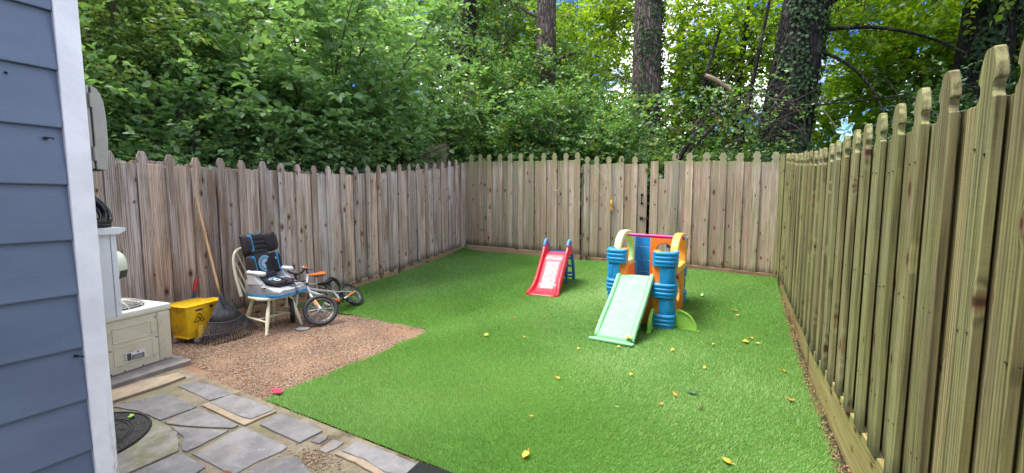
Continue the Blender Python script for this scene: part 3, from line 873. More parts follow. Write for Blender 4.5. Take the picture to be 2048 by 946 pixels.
MB().box((-0.022, 0.414, 0.222), (0.052, 0.104, 0.440), r=0.012, seg=3).build('corner_post', M['ac'], ac, smooth=True)
MB().box((-0.022, -0.009, 0.222), (0.052, 0.022, 0.440), r=0.005, seg=2).build('corner_post', M['ac'], ac, smooth=True)
MB().box((-AD/2, (AW-0.30)/2, AH-0.022), (AD+0.02, AW+0.315, 0.058), r=0.014, seg=3).build('top_lid', M['ac_top'], ac, smooth=True)
for y, z in ((0.346, 0.23), (0.346, 0.405), (0.017, 0.21), (0.10, 0.022), (0.23, 0.020), (0.40, 0.016), (0.012, 0.02)):
    MB().tube([(0.0, y, z), (0.0075, y, z)], 0.0055, 10).build('screw', M['dark_metal'], ac)
lab = MB().box((0.0075, 0.180, 0.125), (0.002, 0.150, 0.070)).build('rating_label', M['label_white'], ac)
MB().box((0.0088, 0.137, 0.124), (0.001, 0.030, 0.060)).box((0.0088, 0.200, 0.112), (0.001, 0.088, 0.040)).box((0.0088, 0.200, 0.150), (0.001, 0.012, 0.012)).build('print_block', M['label_dark'], lab)
mb = MB()
for k in range(5):
    mb.box((0.0096, 0.200, 0.098+k*0.0065), (0.0006, 0.078-0.006*(k % 3), 0.0016))
mb.build('print_line', M['label_white'], lab)
mb = MB()
for z in (0.148, 0.127, 0.106):
    mb.box((0.0088, 0.112, z), (0.001, 0.008, 0.009))
mb.build('print_mark', M['label_dark'], lab)
cx, cy, cz = -0.250, 0.195, AH+0.008
MB().tube([(cx, cy, cz-0.004), (cx, cy, cz+0.001)], 0.195, 40).build('fan_opening', M['ac_dark'], ac)
MB().tube([(cx, cy, cz+0.006), (cx, cy, cz+0.028)], [0.135, 0.120], 32).build('fan_plate', M['ac_fan'], ac, smooth=True)
guard = MB()
for k in range(13):
    q = 0.205-0.0155*k
    zz = cz+0.060*(1-(q/0.205)**4)
    guard.ring((cx, cy, zz), (0, 0, 1), q, 0.0036, 44, 6)
for k in range(10):
    a = 2*math.pi*k/10
    guard.tube([(cx+math.cos(a)*q, cy+math.sin(a)*q, cz+0.060*(1-(q/0.205)**4)+0.003) for q in (0.206, 0.19, 0.16, 0.1, 0.02)], 0.0036, 5)
guard.build('fan_guard', M['wire'], ac, smooth=True)
pad = MB().box((0, 0, 0), (0.95, 0.98, 0.066), r=0.008).build('concrete_pad', M['concrete'])
pad.location = (-4.66, 1.24, 0.004); pad.rotation_euler = (0, 0, R(5))
tag(pad, 'weathered concrete pad under the beige air conditioner', 'concrete pad')
slab = MB().prism(rough_poly([(-4.085,0.95),(-4.105,1.18),(-4.10,1.40),(-4.045,1.585),(-3.905,1.582),(-3.872,1.40),(-3.876,0.95)], 0.006), 0.0, 0.028, lambda a, b, d: Vector((a+4.0, b-1.25, d))).build('stone_slab', M['sandstone'], bevel=0.005)
slab.location = (-4.0, 1.25, -0.004)
tag(slab, 'long pale sandstone slab between the air conditioner pad and the slate patio', 'stone slab')

# round ornate cover
mh = thing('drain_cover', 'round black ornate cover with a leaf pattern on the patio', 'cover', (-3.40, 0.85, 0.014))
mcx, mcy, mr = -3.40, 0.775, 0.375
MB().tube([(mcx, mcy, 0.010), (mcx, mcy, 0.022)], mr, 56).build('disc', M['rubber'], mh, world=True)
MB().ring((mcx, mcy, 0.024), (0, 0, 1), mr-0.008, 0.007, 64, 6).ring((mcx, mcy, 0.024), (0, 0, 1), 0.268, 0.005, 56, 6).ring((mcx, mcy, 0.024), (0, 0, 1), 0.285, 0.003, 56, 6).build('rim', M['rubber'], mh, world=True, smooth=True)
rr_ = random.Random(8)
mb = MB()
for k in range(150):
    a = rr_.uniform(0, 6.283); q = rr_.uniform(0.297, 0.352)
    mb.ball((mcx+math.cos(a)*q, mcy+math.sin(a)*q, 0.022), (rr_.uniform(.008,.016), rr_.uniform(.006,.011), 0.006), Matrix.Rotation(rr_.uniform(0, 3), 3, 'Z'), 7, 5)
o = mb.build('stone_border', M['rubber'], mh, world=True, smooth=True); o['kind'] = 'stuff'
mb = MB()
for k in range(13):
    a = 2*math.pi*k/13+0.2
    pts = [(mcx+math.cos(a+0.25*math.sin(3*t))*(0.03+0.225*t), mcy+math.sin(a+0.25*math.sin(3*t))*(0.03+0.225*t), 0.024) for t in [i/6 for i in range(7)]]
    mb.tube(pts, 0.004, 5)
    for t in (2, 3, 4, 5):
        p = Vector(pts[t])
        for s_ in (-1, 1):
            q = p+Vector((math.cos(a+s_*0.9), math.sin(a+s_*0.9), 0))*0.035
            mb.tube([p, q], [0.0035, 0.002], 5)
mb.build('leaf_relief', M['rubber'], mh, world=True, smooth=True)
bm_ = MB().box((0, 0, 0), (0.34, 0.24, 0.02), r=0.004).build('floor_mat', M['black_iron'])
bm_.location = (-1.305, 1.535, 0.018); bm_.rotation_euler = (0, 0, R(4))
tag(bm_, 'flat black block at the patio edge by the turf', 'mat')
# ------------------------------------------------------------------ picket fences
def gothic(w, h):
    k = w/0.092
    half = [(0.046, 0), (0.046, -0.136), (0.0425, -0.1345), (0.037, -0.129), (0.0325, -0.120), (0.031, -0.110), (0.033, -0.100), (0.0385, -0.092),
            (0.0445, -0.089), (0.0462, -0.083), (0.0455, -0.074), (0.039, -0.048), (0.029, -0.021), (0.023, -0.008), (0.017, -0.002)]
    r = [(a*k, (b+h if i else 0.0)) for i, (a, b) in enumerate(half)]
    return r + [(-a, b) for a, b in reversed(r)]
def dogear(w, h, e=0.022):
    return [(w/2, 0), (w/2, h-e), (w/2-e*0.9, h), (-w/2+e*0.9, h), (-w/2, h-e), (-w/2, 0)]
MESH = {}
def board_mesh(kind, w, h, th, mat):
    key = (kind, round(w, 3), round(h, 2), th, mat.name)
    if key not in MESH:
        h = round(h, 2)
        P = gothic(w, h) if kind == 'picket' else dogear(w, h) if kind == 'dog' else [(w/2, 0), (w/2, h), (-w/2, h), (-w/2, 0)]
        o = MB().prism(P, 0, th, lambda a, b, d: Vector((a, d, b)))
        bm = o.bm
        bmesh.ops.recalc_face_normals(bm, faces=bm.faces)
        bmesh.ops.bevel(bm, geom=[e for e in bm.edges if len(e.link_faces) == 2 and e.calc_face_angle(0) > 1.2], offset=0.0026, segments=1, affect='EDGES')
        me = bpy.data.meshes.new(kind+'_board'); bm.to_mesh(me); bm.free(); me.materials.append(mat)
        MESH[key] = me
    return MESH[key]
rf = random.Random(21)
def put_board(name, par, kind, w, z0, z1, th, mat, x, y, rz, jit=True):
    """board standing at world x,y; its local +y (depth) points away from the yard after rz"""
    o = link(bpy.data.objects.new(name, board_mesh(kind, w, z1-z0, th, mat)))
    o.parent = par
    L = Vector(par.location)
    o.location = Vector((x, y, z0))-L
    o.rotation_euler = (rf.uniform(-.003, .003), rf.uniform(-.005, .005) if jit else 0, rz+rf.uniform(-.012, .012))
    return o
def rail(par, name, p0, p1, h, th, mat, up=True):
    """horizontal timber between two points (its length along local z for the grain)"""
    p0, p1 = Vector(p0), Vector(p1)
    d = p1-p0
    mb = MB().box((0, 0, d.length/2), (h, th, d.length), r=0.003, seg=1)
    o = mb.build(name, mat, par)
    z = d.normalized(); y = Vector((z.y, -z.x, 0)).normalized(); x = y.cross(z)
    o.matrix_local = Matrix.Translation(p0-Vector(par.location)) @ Matrix((x, y, z)).transposed().to_4x4()
    return o
# left fence, x = -5.37, boards face +x  (rz = 90deg: local +y -> -x, away from the yard)
XL = -5.37
lf = thing('picket_fence', 'long grey brown picket fence behind the bikes, rake and chair', 'fence', (XL, 4.0, 0))
tipz = lambda y: float(np.interp(y, [0, 3.4, 4.14, 4.6, 5.08, 5.84, 6.57, 7.08, 7.6], [1.93, 1.94, 1.95, 1.975, 2.035, 2.11, 2.195, 2.275, 2.37]))
for k in range(-5, 24):
    y = 1.68+0.2437*k
    t = tipz(y)+rf.uniform(-.008, .008)
    b = float(gz(XL, y))+0.11
    put_board('picket', lf, 'picket', 0.094, b-0.012+rf.uniform(-.01,.01), t, 0.019, M['wood_left'], XL+0.024, y+rf.uniform(-.004,.004), R(90))
    put_board('flat_board', lf, 'dog', 0.158, b+0.003, t-0.115+rf.uniform(-.012,.006), 0.018, M['wood_left'], XL, y+0.122+rf.uniform(-.004,.004), R(90))
    put_board('rear_board', lf, 'dog', 0.150, b+0.9, t-0.088+rf.uniform(-.012,.008), 0.018, M['wood_left'], XL-0.072, y+0.09+rf.uniform(-.02,.02), R(90))
    put_board('rear_picket', lf, 'dog', 0.094, b+0.9, t-0.085+rf.uniform(-.02,.01), 0.018, M['wood_left'], XL-0.072, y+0.215+rf.uniform(-.01,.01), R(90))
for zr in (0.35, 1.05, 1.62):
    for (a, b) in ((0.3, 2.8), (2.8, 5.2), (5.2, 7.45)):
        rail(lf, 'rail', (XL-0.046, a, zr+float(gz(XL, a))), (XL-0.046, b, zr+float(gz(XL, b))), 0.085, 0.038, M['wood_left'])
for (a, b) in ((0.45, 1.9), (1.9, 3.7), (3.7, 5.5), (5.5, 7.46)):
    rail(lf, 'skirting_board', (XL-0.010, a+0.002, 0.035+float(gz(XL, a))), (XL-0.010, b-0.002, 0.035+float(gz(XL, b))), 0.150, 0.030, M['wood_board'])
put_board('post', lf, 'flat', 0.09, 0.30, 2.25, 0.03, M['wood_left'], XL+0.05, 7.455, R(40))

# back fence, y = 7.5, boards face -y
YB = 7.5
bf = thing('picket_fence', 'tan picket fence left of the gate with the red slide in front of it', 'fence', (-4.0, YB, 0.4))
zb = lambda x: float(np.interp(x, [-5.3, -2.6, -1.4, 0.55], [0.485, 0.425, 0.395, 0.300]))
zt = lambda x: float(np.interp(x, [-5.2, -3.9, -2.7], [2.42, 2.38, 2.335]))
TL = [-5.122, -4.883, -4.655, -4.399, -4.154, -3.916, -3.672, -3.397, -3.179, -2.937, -2.709]
for i, x in enumerate(TL):
    put_board('picket', bf, 'picket', 0.108, zb(x)-0.01+rf.uniform(-.01,.01), zt(x)+rf.uniform(-.008,.008), 0.019, M['wood_back'], x, YB-0.024, 0)
xs = [-5.26]+[(a+b)/2 for a, b in zip(TL, TL[1:])]
for x in xs:
    put_board('flat_board', bf, 'flat', 0.15, zb(x)+0.003, zt(x)-0.140+rf.uniform(-.01,.008), 0.018, M['wood_back'], x, YB, 0)
for zr in (0.75, 1.4, 2.0):
    rail(bf, 'rail', (-5.36, YB+0.04, zr+0.1), (-2.62, YB+0.04, zr), 0.085, 0.038, M['wood_back'])
rail(bf, 'skirting_board', (-5.34, YB-0.012, 0.415), (-3.42, YB-0.012, 0.375), 0.135, 0.030, M['wood_board'])
rail(bf, 'skirting_board', (-3.40, YB-0.010, 0.372), (-2.64, YB-0.010, 0.352), 0.135, 0.030, M['wood_board'])
put_board('post', bf, 'flat', 0.09, 0.1, 2.10, 0.09, M['wood_back'], -2.60, YB+0.04, 0)

gate = thing('gate', 'picket gate with a black latch and handle in the back fence', 'gate', (-2.0, YB, 0.4))
GT = [-2.525, -2.345, -2.118, -1.893, -1.656]
gtz = lambda x: float(np.interp(x, [-2.55, -1.45], [2.25, 2.212]))
for x in GT:
    put_board('picket', gate, 'picket', 0.100, 0.392, gtz(x)+rf.uniform(-.006,.006), 0.019, M['wood_back'], x, YB-0.024, 0, False)
for x, w in ((-2.435, 0.11), (-2.232, 0.15), (-2.006, 0.15), (-1.775, 0.15), (-1.525, 0.165)):
    put_board('flat_board', gate, 'flat', w, 0.396, gtz(x)-0.135+rf.uniform(-.012,.006), 0.018, M['wood_back'], x, YB, 0, False)
rail(gate, 'rail', (-2.56, YB+0.04, 0.75), (-1.45, YB+0.04, 0.74), 0.085, 0.038, M['wood_back'])
rail(gate, 'rail', (-2.56, YB+0.04, 1.85), (-1.45, YB+0.04, 1.84), 0.085, 0.038, M['wood_back'])
hd = MB().box((-1.522, YB-0.004, 1.545), (0.042, 0.006, 0.034)).box((-1.522, YB-0.004, 1.395), (0.042, 0.006, 0.034)).tube([(-1.522, YB-0.006, 1.545), (-1.522, YB-0.042, 1.53), (-1.522, YB-0.045, 1.47), (-1.522, YB-0.042, 1.41), (-1.522, YB-0.006, 1.395)], 0.008, 8)
hd.build('handle', M['black_iron'], gate, world=True, smooth=True)
MB().box((-1.525, YB-0.006, 1.135), (0.05, 0.010, 0.05)).tube([(-1.54, YB-0.016, 1.135), (-1.40, YB-0.020, 1.135)], 0.008, 8).box((-1.400, YB-0.012, 1.135), (0.028, 0.016, 0.075)).build('latch', M['black_iron'], gate, world=True)
for z in (0.8, 1.8):
    MB().box((-2.575, YB+0.0, z), (0.03, 0.012, 0.07)).tube([(-2.588, YB-0.006, z-0.04), (-2.588, YB-0.006, z+0.04)], 0.007, 8).build('hinge', M['black_iron'], gate, world=True)
kick = thing('kick_board', 'short tan plank on edge under the gate', 'board', (-2.0, YB, 0.3))
rail(kick, 'plank', (-2.49, YB-0.03, 0.32), (-1.50, YB-0.03, 0.30), 0.135, 0.03, M['wood_board'])
MB().box((-2.47, YB+0.03, 0.28), (0.05, 0.04, 0.12)).box((-1.52, YB+0.03, 0.27), (0.05, 0.04, 0.12)).build('peg', M['wood_board'], kick, world=True)

br = thing('picket_fence', 'tan picket fence right of the gate with one broken short board', 'fence', (-0.4, YB, 0.3))
TR = [-0.995, -0.766, -0.513, -0.271, -0.037, 0.189, 0.432]
rtz = lambda x: float(np.interp(x, [-1.0, 0.45], [2.242, 2.176]))
for x in TR:
    put_board('picket', br, 'picket', 0.116, zb(x)-0.02, rtz(x)+rf.uniform(-.008,.008), 0.019, M['wood_back'], x, YB-0.024, 0)
for x in [(a+b)/2 for a, b in zip(TR, TR[1:])]:
    put_board('flat_board', br, 'flat', 0.145, zb(x)-0.01, rtz(x)-0.145+rf.uniform(-.01,.006), 0.018, M['wood_back'], x, YB, 0)
put_board('flat_board', br, 'flat', 0.128, zb(-1.33)-0.01, 2.115, 0.018, M['wood_back'], -1.322, YB-0.02, 0, False)
o = put_board('flat_board', br, 'dog', 0.106, zb(-1.2)-0.01, 1.815, 0.018, M['wood_back'], -1.208, YB-0.003, 0, False)
o['label'] = 'broken short board'
put_board('flat_board', br, 'flat', 0.122, zb(-1.1)-0.01, 2.10, 0.018, M['wood_back'], -1.098, YB-0.02, 0, False)
for zr in (0.65, 1.3, 1.72):
    rail(br, 'rail', (-1.38, YB+0.04, zr+0.06), (0.55, YB+0.04, zr), 0.085, 0.038, M['wood_back'])
rail(br, 'skirting_board', (-1.40, YB-0.012, 0.335), (0.53, YB-0.012, 0.245), 0.135, 0.030, M['wood_board'])
put_board('post', br, 'flat', 0.09, 0.1, 2.05, 0.09, M['wood_back'], -1.345, YB+0.04, 0)
put_board('corner_board', br, 'flat', 0.075, 0.22, 2.13, 0.02, M['wood_right'], 0.515, YB-0.055, R(-35))

# right fence, x = 0.57, boards face -x (rz = -90deg: local +y -> +x)
XR = 0.57
rt = thing('picket_fence', 'mossy green picket fence running along the right side of the turf', 'fence', (XR, 3.5, 0))
rtip = lambda y: float(np.interp(y, [0, 3.6, 4.1, 4.87, 6.0, 7.0, 7.6], [1.845, 1.858, 1.873, 1.91, 2.0, 2.10, 2.16]))
rbot = lambda y: float(np.interp(y, [0, 1.5, 2.25, 2.82, 4.13, 7.5], [0.36, 0.345, 0.33, 0.295, 0.21, 0.305]))
for k in range(-7, 24):
    y = 1.60+0.2515*k+(0.066 if k < 0 else 0.0)
    t = rtip(y)+rf.uniform(-.007, .007)
    put_board('picket', rt, 'picket', 0.098, rbot(y)-0.02+rf.uniform(-.012,.012), t, 0.024, M['wood_right'], XR-0.012, y+rf.uniform(-.004,.004), R(-90))
    put_board('flat_board', rt, 'flat', 0.236, rbot(y)+0.003, t-0.128+rf.uniform(-.01,.008), 0.018, M['wood_right'], XR+0.021, y+0.127+rf.uniform(-.004,.004), R(-90))
for zr in (0.55, 1.05, 1.55):
    for (a, b) in ((-0.3, 2.4), (2.4, 4.9), (4.9, 7.45)):
        rail(rt, 'rail', (XR+0.080, a, zr), (XR+0.080, b, zr+0.06), 0.085, 0.038, M['wood_right'])
for (a, b) in ((-0.2, 1.9), (1.9, 4.3), (4.3, 7.46)):
    za, zb_ = rbot(a)-0.002, rbot(b)-0.002
    hgt = 0.30 if b < 5 else 0.22
    rail(rt, 'skirting_board', (XR+0.018, a+0.002, za-hgt/2), (XR+0.018, b-0.002, zb_-hgt/2), hgt, 0.030, M['wood_board_green'])
# rusty nail heads in rows along the rails
def nails(par, pts, d):
    mb = MB()
    for p in pts:
        p = Vector(p)
        mb.tube([p, p+Vector(d)*0.003], 0.0036, 6)
    o = mb.build('nail_heads', M['dark_metal'], par, world=True); o['kind'] = 'stuff'
pts = []
for k in range(-1, 24):
    y = 1.68+0.2437*k; g_ = float(gz(XL, y))
    for zr in (0.40, 1.10, 1.67):
        for dy, x in ((-0.024, XL+0.024), (0.024, XL+0.024), (0.075, XL), (0.165, XL)):
            pts.append((x, y+dy, zr+g_+rf.uniform(-.012, .012)))
nails(lf, pts, (1, 0, 0))
for par, xs_ in ((bf, TL), (gate, GT), (br, TR)):
    pts = []
    for x in xs_:
        for zr in (0.82, 1.93):
            for dx, y in ((-0.028, YB-0.024), (0.028, YB-0.024), (0.10, YB), (0.14, YB)):
                pts.append((x+dx, y, zr+rf.uniform(-.012, .012)))
    nails(par, pts, (0, -1, 0))
pts = []
for k in range(-2, 24):
    y = 1.60+0.2515*k
    for zr in (0.58, 1.08, 1.58):
        for dy, x in ((-0.028, XR-0.012), (0.028, XR-0.012)):
            pts.append((x, y+dy, zr+rf.uniform(-.012, .012)))
nails(rt, pts, (-1, 0, 0))
# strip of turf edge and leaf crumbs along the right board
rng = np.random.default_rng(31)
n = 900
lx = 0.545+rng.normal(0, 0.016, n); ly = rng.uniform(1.5, 6.5, n)
pebbles('leaf_litter', np.stack([lx-np.abs(rng.normal(0, .02, n)), ly], -1), rng.uniform(0.004, 0.011, n), M['litter'], 4, lambda x, y: gz(x, y)+turf_f(x, y)+0.012)

n = 230
lx = rng.uniform(-2.8, 0.5, n); ly = rng.uniform(1.8, 7.2, n)
pebbles('turf_crumbs', np.stack([lx, ly], -1), rng.uniform(0.003, 0.007, n), M['litter'], 6, lambda x, y: gz(x, y)+turf_f(x, y)+0.022)
# cords hanging on the back fence, and the bell
cd = thing('cord', 'pale looped cord with a yellow bell hanging on the gate', 'cord', (-2.2, YB-0.04, 1.4))
def hang(a, b, drop, n=14):
    a, b = Vector(a), Vector(b)
    return [a.lerp(b, t)-Vector((0, 0, drop*4*t*(1-t))) for t in [i/n for i in range(n+1)]]
MB().tube(hang((-2.40, YB-0.03, 2.10), (-2.14, YB-0.03, 1.80), 0.0)+hang((-2.14, YB-0.03, 1.80), (-2.36, YB-0.03, 1.78), 0.24), 0.0032, 6).tube([(-2.09, YB-0.03, 2.09), (-2.055, YB-0.03, 1.72), (-2.05, YB-0.03, 1.42)], 0.004, 6).build('cord_loop', M['cord'], cd, world=True, smooth=True)
mb = MB().ball((-2.052, YB-0.04, 1.405), (0.022, 0.022, 0.055))
for k in range(6):
    mb.tube([(-2.052+0.006*(k-2.5), YB-0.035, 1.37), (-2.052+0.011*(k-2.5), YB-0.035, 1.265)], 0.0035, 5)
mb.build('bell', M['bell'], cd, world=True, smooth=True)
c2 = thing('cord', 'thin pale cord looped on the fence boards above the red slide', 'cord', (-3.1, YB-0.04, 1.5))
MB().tube([(-3.03, YB-0.03, 2.05), (-3.00, YB-0.03, 1.82)]+hang((-3.00, YB-0.03, 1.78), (-3.23, YB-0.03, 1.70), 0.10)+[(-3.08, YB-0.03, 1.56), (-3.0, YB-0.03, 1.66)], 0.0042, 6).build('cord_loop', M['cord'], c2, world=True, smooth=True)

# pale flower ornament peeking over the right fence
fl = thing('flower_ornament', 'pale aqua metal flower ornament peeking over the mossy right fence', 'garden ornament', (0.625, 3.69, 1.925))
def petal(ang, L, W, tw):
    mb = MB()
    ux = Vector((-0.55, 0.83, 0)).normalized()*-1; uz = Vector((0, 0, 1)); nn = ux.cross(uz)
    d = ux*math.sin(ang)+uz*math.cos(ang); s_ = d.cross(nn)
    rows = []
    for i in range(8):
        t = i/7
        wv = W*math.sin(math.pi*min(1, 0.12+t*0.88))**0.7
        rows.append([Vector((0, 0, 0))+d*(0.008+L*t)+s_*(wv*k/2)+nn*(0.006*abs(k)+tw*t) for k in (-2, -1, 0, 1, 2)])
    return mb.grid(rows).build('petal', M['aqua'], fl, smooth=True, solid=0.002)
for a, L, W in ((-0.40, 0.078, 0.013), (0.05, 0.088, 0.014), (0.95, 0.072, 0.024), (-1.30, 0.070, 0.022), (2.1, 0.062, 0.024), (-2.75, 0.078, 0.022)):
    petal(a, L, W, 0.006)
MB().tube([(0, 0, 0), (0.03, 0.01, -0.3), (0.02, 0.0, -1.82)], 0.004, 6).ball((0, 0, 0), (0.012, 0.012, 0.012)).build('stem', M['aqua'], fl, smooth=True)

# ------------------------------------------------------------------ yellow mop bucket
bk = thing('mop_bucket', 'yellow wheeled mop bucket with a wet floor symbol', 'mop bucket', (-4.760, 1.975, 0.004), math.atan2(0.98, -0.20))
bk.scale = (0.93, 0.95, 0.90)
def rect(x0, x1, y0, y1, z, r=0.02):
    out = []
    for cx_, cy_, a0 in ((x1-r, y1-r, 0), (x0+r, y1-r, 90), (x0+r, y0+r, 180), (x1-r, y0+r, 270)):
        for k in range(4):
            a = R(a0+k*30)
            out.append(Vector((cx_+math.cos(a)*r, cy_+math.sin(a)*r, z)))
    return out
mb = MB()
mb.loft([rect(0.03, 0.26, 0.04, 0.26, 0.075), rect(0.02, 0.275, 0.03, 0.27, 0.12), rect(0.008, 0.305, 0.012, 0.29, 0.25), rect(-0.008, 0.345, -0.002, 0.31, 0.40), rect(-0.012, 0.352, -0.006, 0.315, 0.432),
         rect(0.0, 0.338, 0.008, 0.301, 0.430), rect(0.05, 0.29, 0.05, 0.26, 0.418)])
mb.build('tub', M['yellow'], bk, smooth=True, angle=50)
mb = MB().loft([rect(-0.026, 0.362, -0.018, 0.327, 0.424, 0.03), rect(-0.028, 0.364, -0.020, 0.329, 0.436, 0.03), rect(-0.014, 0.350, -0.006, 0.315, 0.440, 0.025), rect(-0.002, 0.338, 0.006, 0.303, 0.436, 0.02)], cap=False)
mb.build('rim', M['yellow'], bk, smooth=True, angle=60)
mb = MB().loft([[Vector(p) for p in L] for L in (
    [(0.30, 0.02, 0.30), (0.30, 0.29, 0.30), (0.345, 0.30, 0.43), (0.345, 0.01, 0.43)],
    [(0.36, 0.07, 0.345), (0.36, 0.24, 0.345), (0.40, 0.26, 0.425), (0.40, 0.05, 0.425)],
    [(0.43, 0.10, 0.375), (0.43, 0.21, 0.375), (0.465, 0.22, 0.428), (0.465, 0.09, 0.428)])])
mb.build('spout', M['yellow'], bk, smooth=True, bevel=0.008)
MB().loft([[Vector((0.135+math.cos(t)*r_, -0.004+math.sin(t)*r_*0.6, z)) for t in [2*math.pi*k/18 for k in range(18)]] for z, r_ in ((0.060, 0.034), (0.09, 0.036), (0.17, 0.031), (0.188, 0.026))]).build('caster_boss', M['yellow_pale'], bk, smooth=True, angle=50)
MB().box((0.145, 0.15, 0.068), (0.24, 0.22, 0.03), r=0.01).build('chassis', M['yellow'], bk)
for (x, y) in ((0.10, 0.012), (0.245, 0.03), (0.03, 0.24), (0.25, 0.24)):
    c = MB().ring((x, y, 0.030), (0.35, 1, 0), 0.020, 0.0095, 22, 8).build('caster', M['caster'], bk, smooth=True)
    MB().tube([(x-0.004, y-0.011, 0.030), (x+0.004, y+0.011, 0.030)], 0.010, 12).box((x, y, 0.055), (0.022, 0.030, 0.012)).box((x-0.006, y-0.014, 0.042), (0.012, 0.003, 0.034)).box((x+0.006, y+0.014, 0.042), (0.012, 0.003, 0.034)).build('fork', M['wire'], c)
# sign and plate lie on the sloping front face
def face(a, z, d=0.0):      # a across, z height on the front face
    y = np.interp(z, [0.12, 0.25, 0.40, 0.432], [0.03, 0.012, -0.002, -0.006])
    return Vector((a, float(y)-d, z))
tc, tz = 0.135, 0.273
tri = lambda s: [(tc+s*math.cos(R(90+120*k+o_)), tz+s*math.sin(R(90+120*k+o_))) for k in range(3) for o_ in (-7, 0, 7)]
sg = MB().holed(tri(0.062), tri(0.051), 0.0005, 0.003, lambda a, b, d: face(a, b, d)).build('warning_triangle', M['black_plastic'], bk)
mb = MB()
def stroke(pts, w):
    for (a0, b0), (a1, b1) in zip(pts, pts[1:]):
        d = Vector((a1-a0, b1-b0)); nn = Vector((-d.y, d.x)).normalized()*w/2
        mb.prism([(a0+nn.x, b0+nn.y), (a0-nn.x, b0-nn.y), (a1-nn.x, b1-nn.y), (a1+nn.x, b1+nn.y)], 0.0006, 0.0032, lambda a, b, d_: face(a, b, d_))
mb.prism([(tc-0.008+0.006*math.cos(k*0.785), tz+0.022+0.006*math.sin(k*0.785)) for k in range(8)], 0.0006, 0.0032, lambda a, b, d_: face(a, b, d_))
stroke([(tc-0.006, tz+0.014), (tc+0.004, tz-0.004), (tc+0.016, tz-0.002), (tc+0.022, tz+0.010)], 0.007)
stroke([(tc+0.003, tz-0.005), (tc+0.010, tz-0.013), (tc+0.020, tz-0.014)], 0.006)
stroke([(tc-0.003, tz+0.009), (tc-0.014, tz+0.000)], 0.005); stroke([(tc-0.003, tz+0.010), (tc+0.010, tz+0.010)], 0.005)
stroke([(tc-0.030, tz-0.020), (tc-0.012, tz-0.017), (tc+0.006, tz-0.020), (tc+0.028, tz-0.018)], 0.004)
mb.build('slipping_figure', M['black_plastic'], sg)
ov = [(0.128+0.055*math.copysign(abs(math.cos(t))**0.7, math.cos(t)), 0.376+0.014*math.copysign(abs(math.sin(t))**0.8, math.sin(t))) for t in [2*math.pi*k/24 for k in range(24)]]
pl = MB().prism(ov, 0.0, 0.006, lambda a, b, d: face(a, b, d)).build('name_plate', M['yellow_pale'], bk)
MB().prism([(0.128+(a-0.128)*0.86, 0.376+(b-0.376)*0.7) for a, b in ov], 0.004, 0.008, lambda a, b, d: face(a, b, d)).build('plate_print', M['black_plastic'], pl)
MB().ball((0.262, -0.008, 0.388), (0.020, 0.014, 0.020)).build('drain_knob', M['black_plastic'], bk, smooth=True)

tl = thing('long_handled_tool', 'dark long handled tool with a red grip leaning on the fence behind the yellow bucket', 'garden tool', (-5.05, 2.2, 0.0))
MB().tube([(-5.02, 2.20, 0.0), (-5.215, 2.245, 0.40), (-5.235, 2.260, 0.458)], [0.016, 0.0165, 0.015], 10).build('shaft', M['slate_shaft'], tl, world=True, smooth=True)
MB().tube([(-5.235, 2.260, 0.455), (-5.250, 2.280, 0.52), (-5.262, 2.298, 0.572), (-5.266, 2.300, 0.585)], [0.0165, 0.0185, 0.0175, 0.012], 12).build('grip', M['red_grip'], tl, world=True, smooth=True)
MB().tube([(-5.266, 2.300, 0.583), (-5.272, 2.303, 0.604)], [0.010, 0.012], 8).ball((-5.275, 2.312, 0.612), (0.014, 0.016, 0.010)).build('end_loop', M['dead_wood'], tl, world=True, smooth=True)

# ------------------------------------------------------------------ rake
rk = thing('rake', 'black fan rake with a pale wooden handle leaning on the left fence', 'rake', (-4.7, 2.32, 0.0))
A = Vector((-4.755, 2.282, 0.458)); TOP = Vector((-5.315, 2.372, 1.468))
TLp, TRp, TMp = Vector((-4.600, 1.985, 0.012)), Vector((-4.660, 2.600, 0.012)), Vector((-4.545, 2.29, -0.008))
mb = MB().tube([A+(A-TOP)*0.07, TOP], 0.0135, 12)
o = mb.bm
hd_ = MB().tube([(0, 0, -0.08), (0, 0, (TOP-A).length)], [0.012, 0.0138], 12).build('handle', M['wood_handle'], rk, smooth=True)
zq = (TOP-A).to_track_quat('Z', 'Y')
hd_.location = A-Vector(rk.location); hd_.rotation_mode = 'QUATERNION'; hd_.rotation_quaternion = zq
mb.bm.free()
def tip(s):     # s in -1..1
    if s < 0: p = TMp.lerp(TLp, -s)
    else: p = TMp.lerp(TRp, s)
    q = TMp*(1-s*s) + (TLp.lerp(TRp, (s+1)/2))*(s*s)
    q = Vector((q.x, TLp.y+(TRp.y-TLp.y)*(s+1)/2, q.z))
    return Vector((q.x, q.y, max(0.010, q.z+0.016)))
rows = []
for t in [0, 0.1, 0.25, 0.4, 0.55]:
    row = []
    for k in range(13):
        s = -1+k/6
        e = tip(s); m = 0.56+0.06*(1-s*s)
        p = A.lerp(e, min(t, 0.55)/0.55*m)
        bulge = 0.012*math.cos(k*math.pi/1.5)*0.25
        row.append(p+Vector((0.03*(1-s*s)*t+bulge*t, 0, 0.02*(1-s*s)*t)) + (Vector((0, (s)*0.018, 0)) if t == 0 else Vector((0, 0, 0))))
    rows.append(row)
MB().grid(rows).build('fan_head', M['rake'], rk, world=True, smooth=True, solid=0.006)
MB().tube([A+Vector((0.004, 0, 0.01)), A.lerp(TMp, 0.14)+Vector((0.018, 0, 0.01)), A.lerp(TMp, 0.30)+Vector((0.018, 0, 0))], [0.020, 0.017, 0.008], 10).build('socket', M['rake'], rk, world=True, smooth=True)
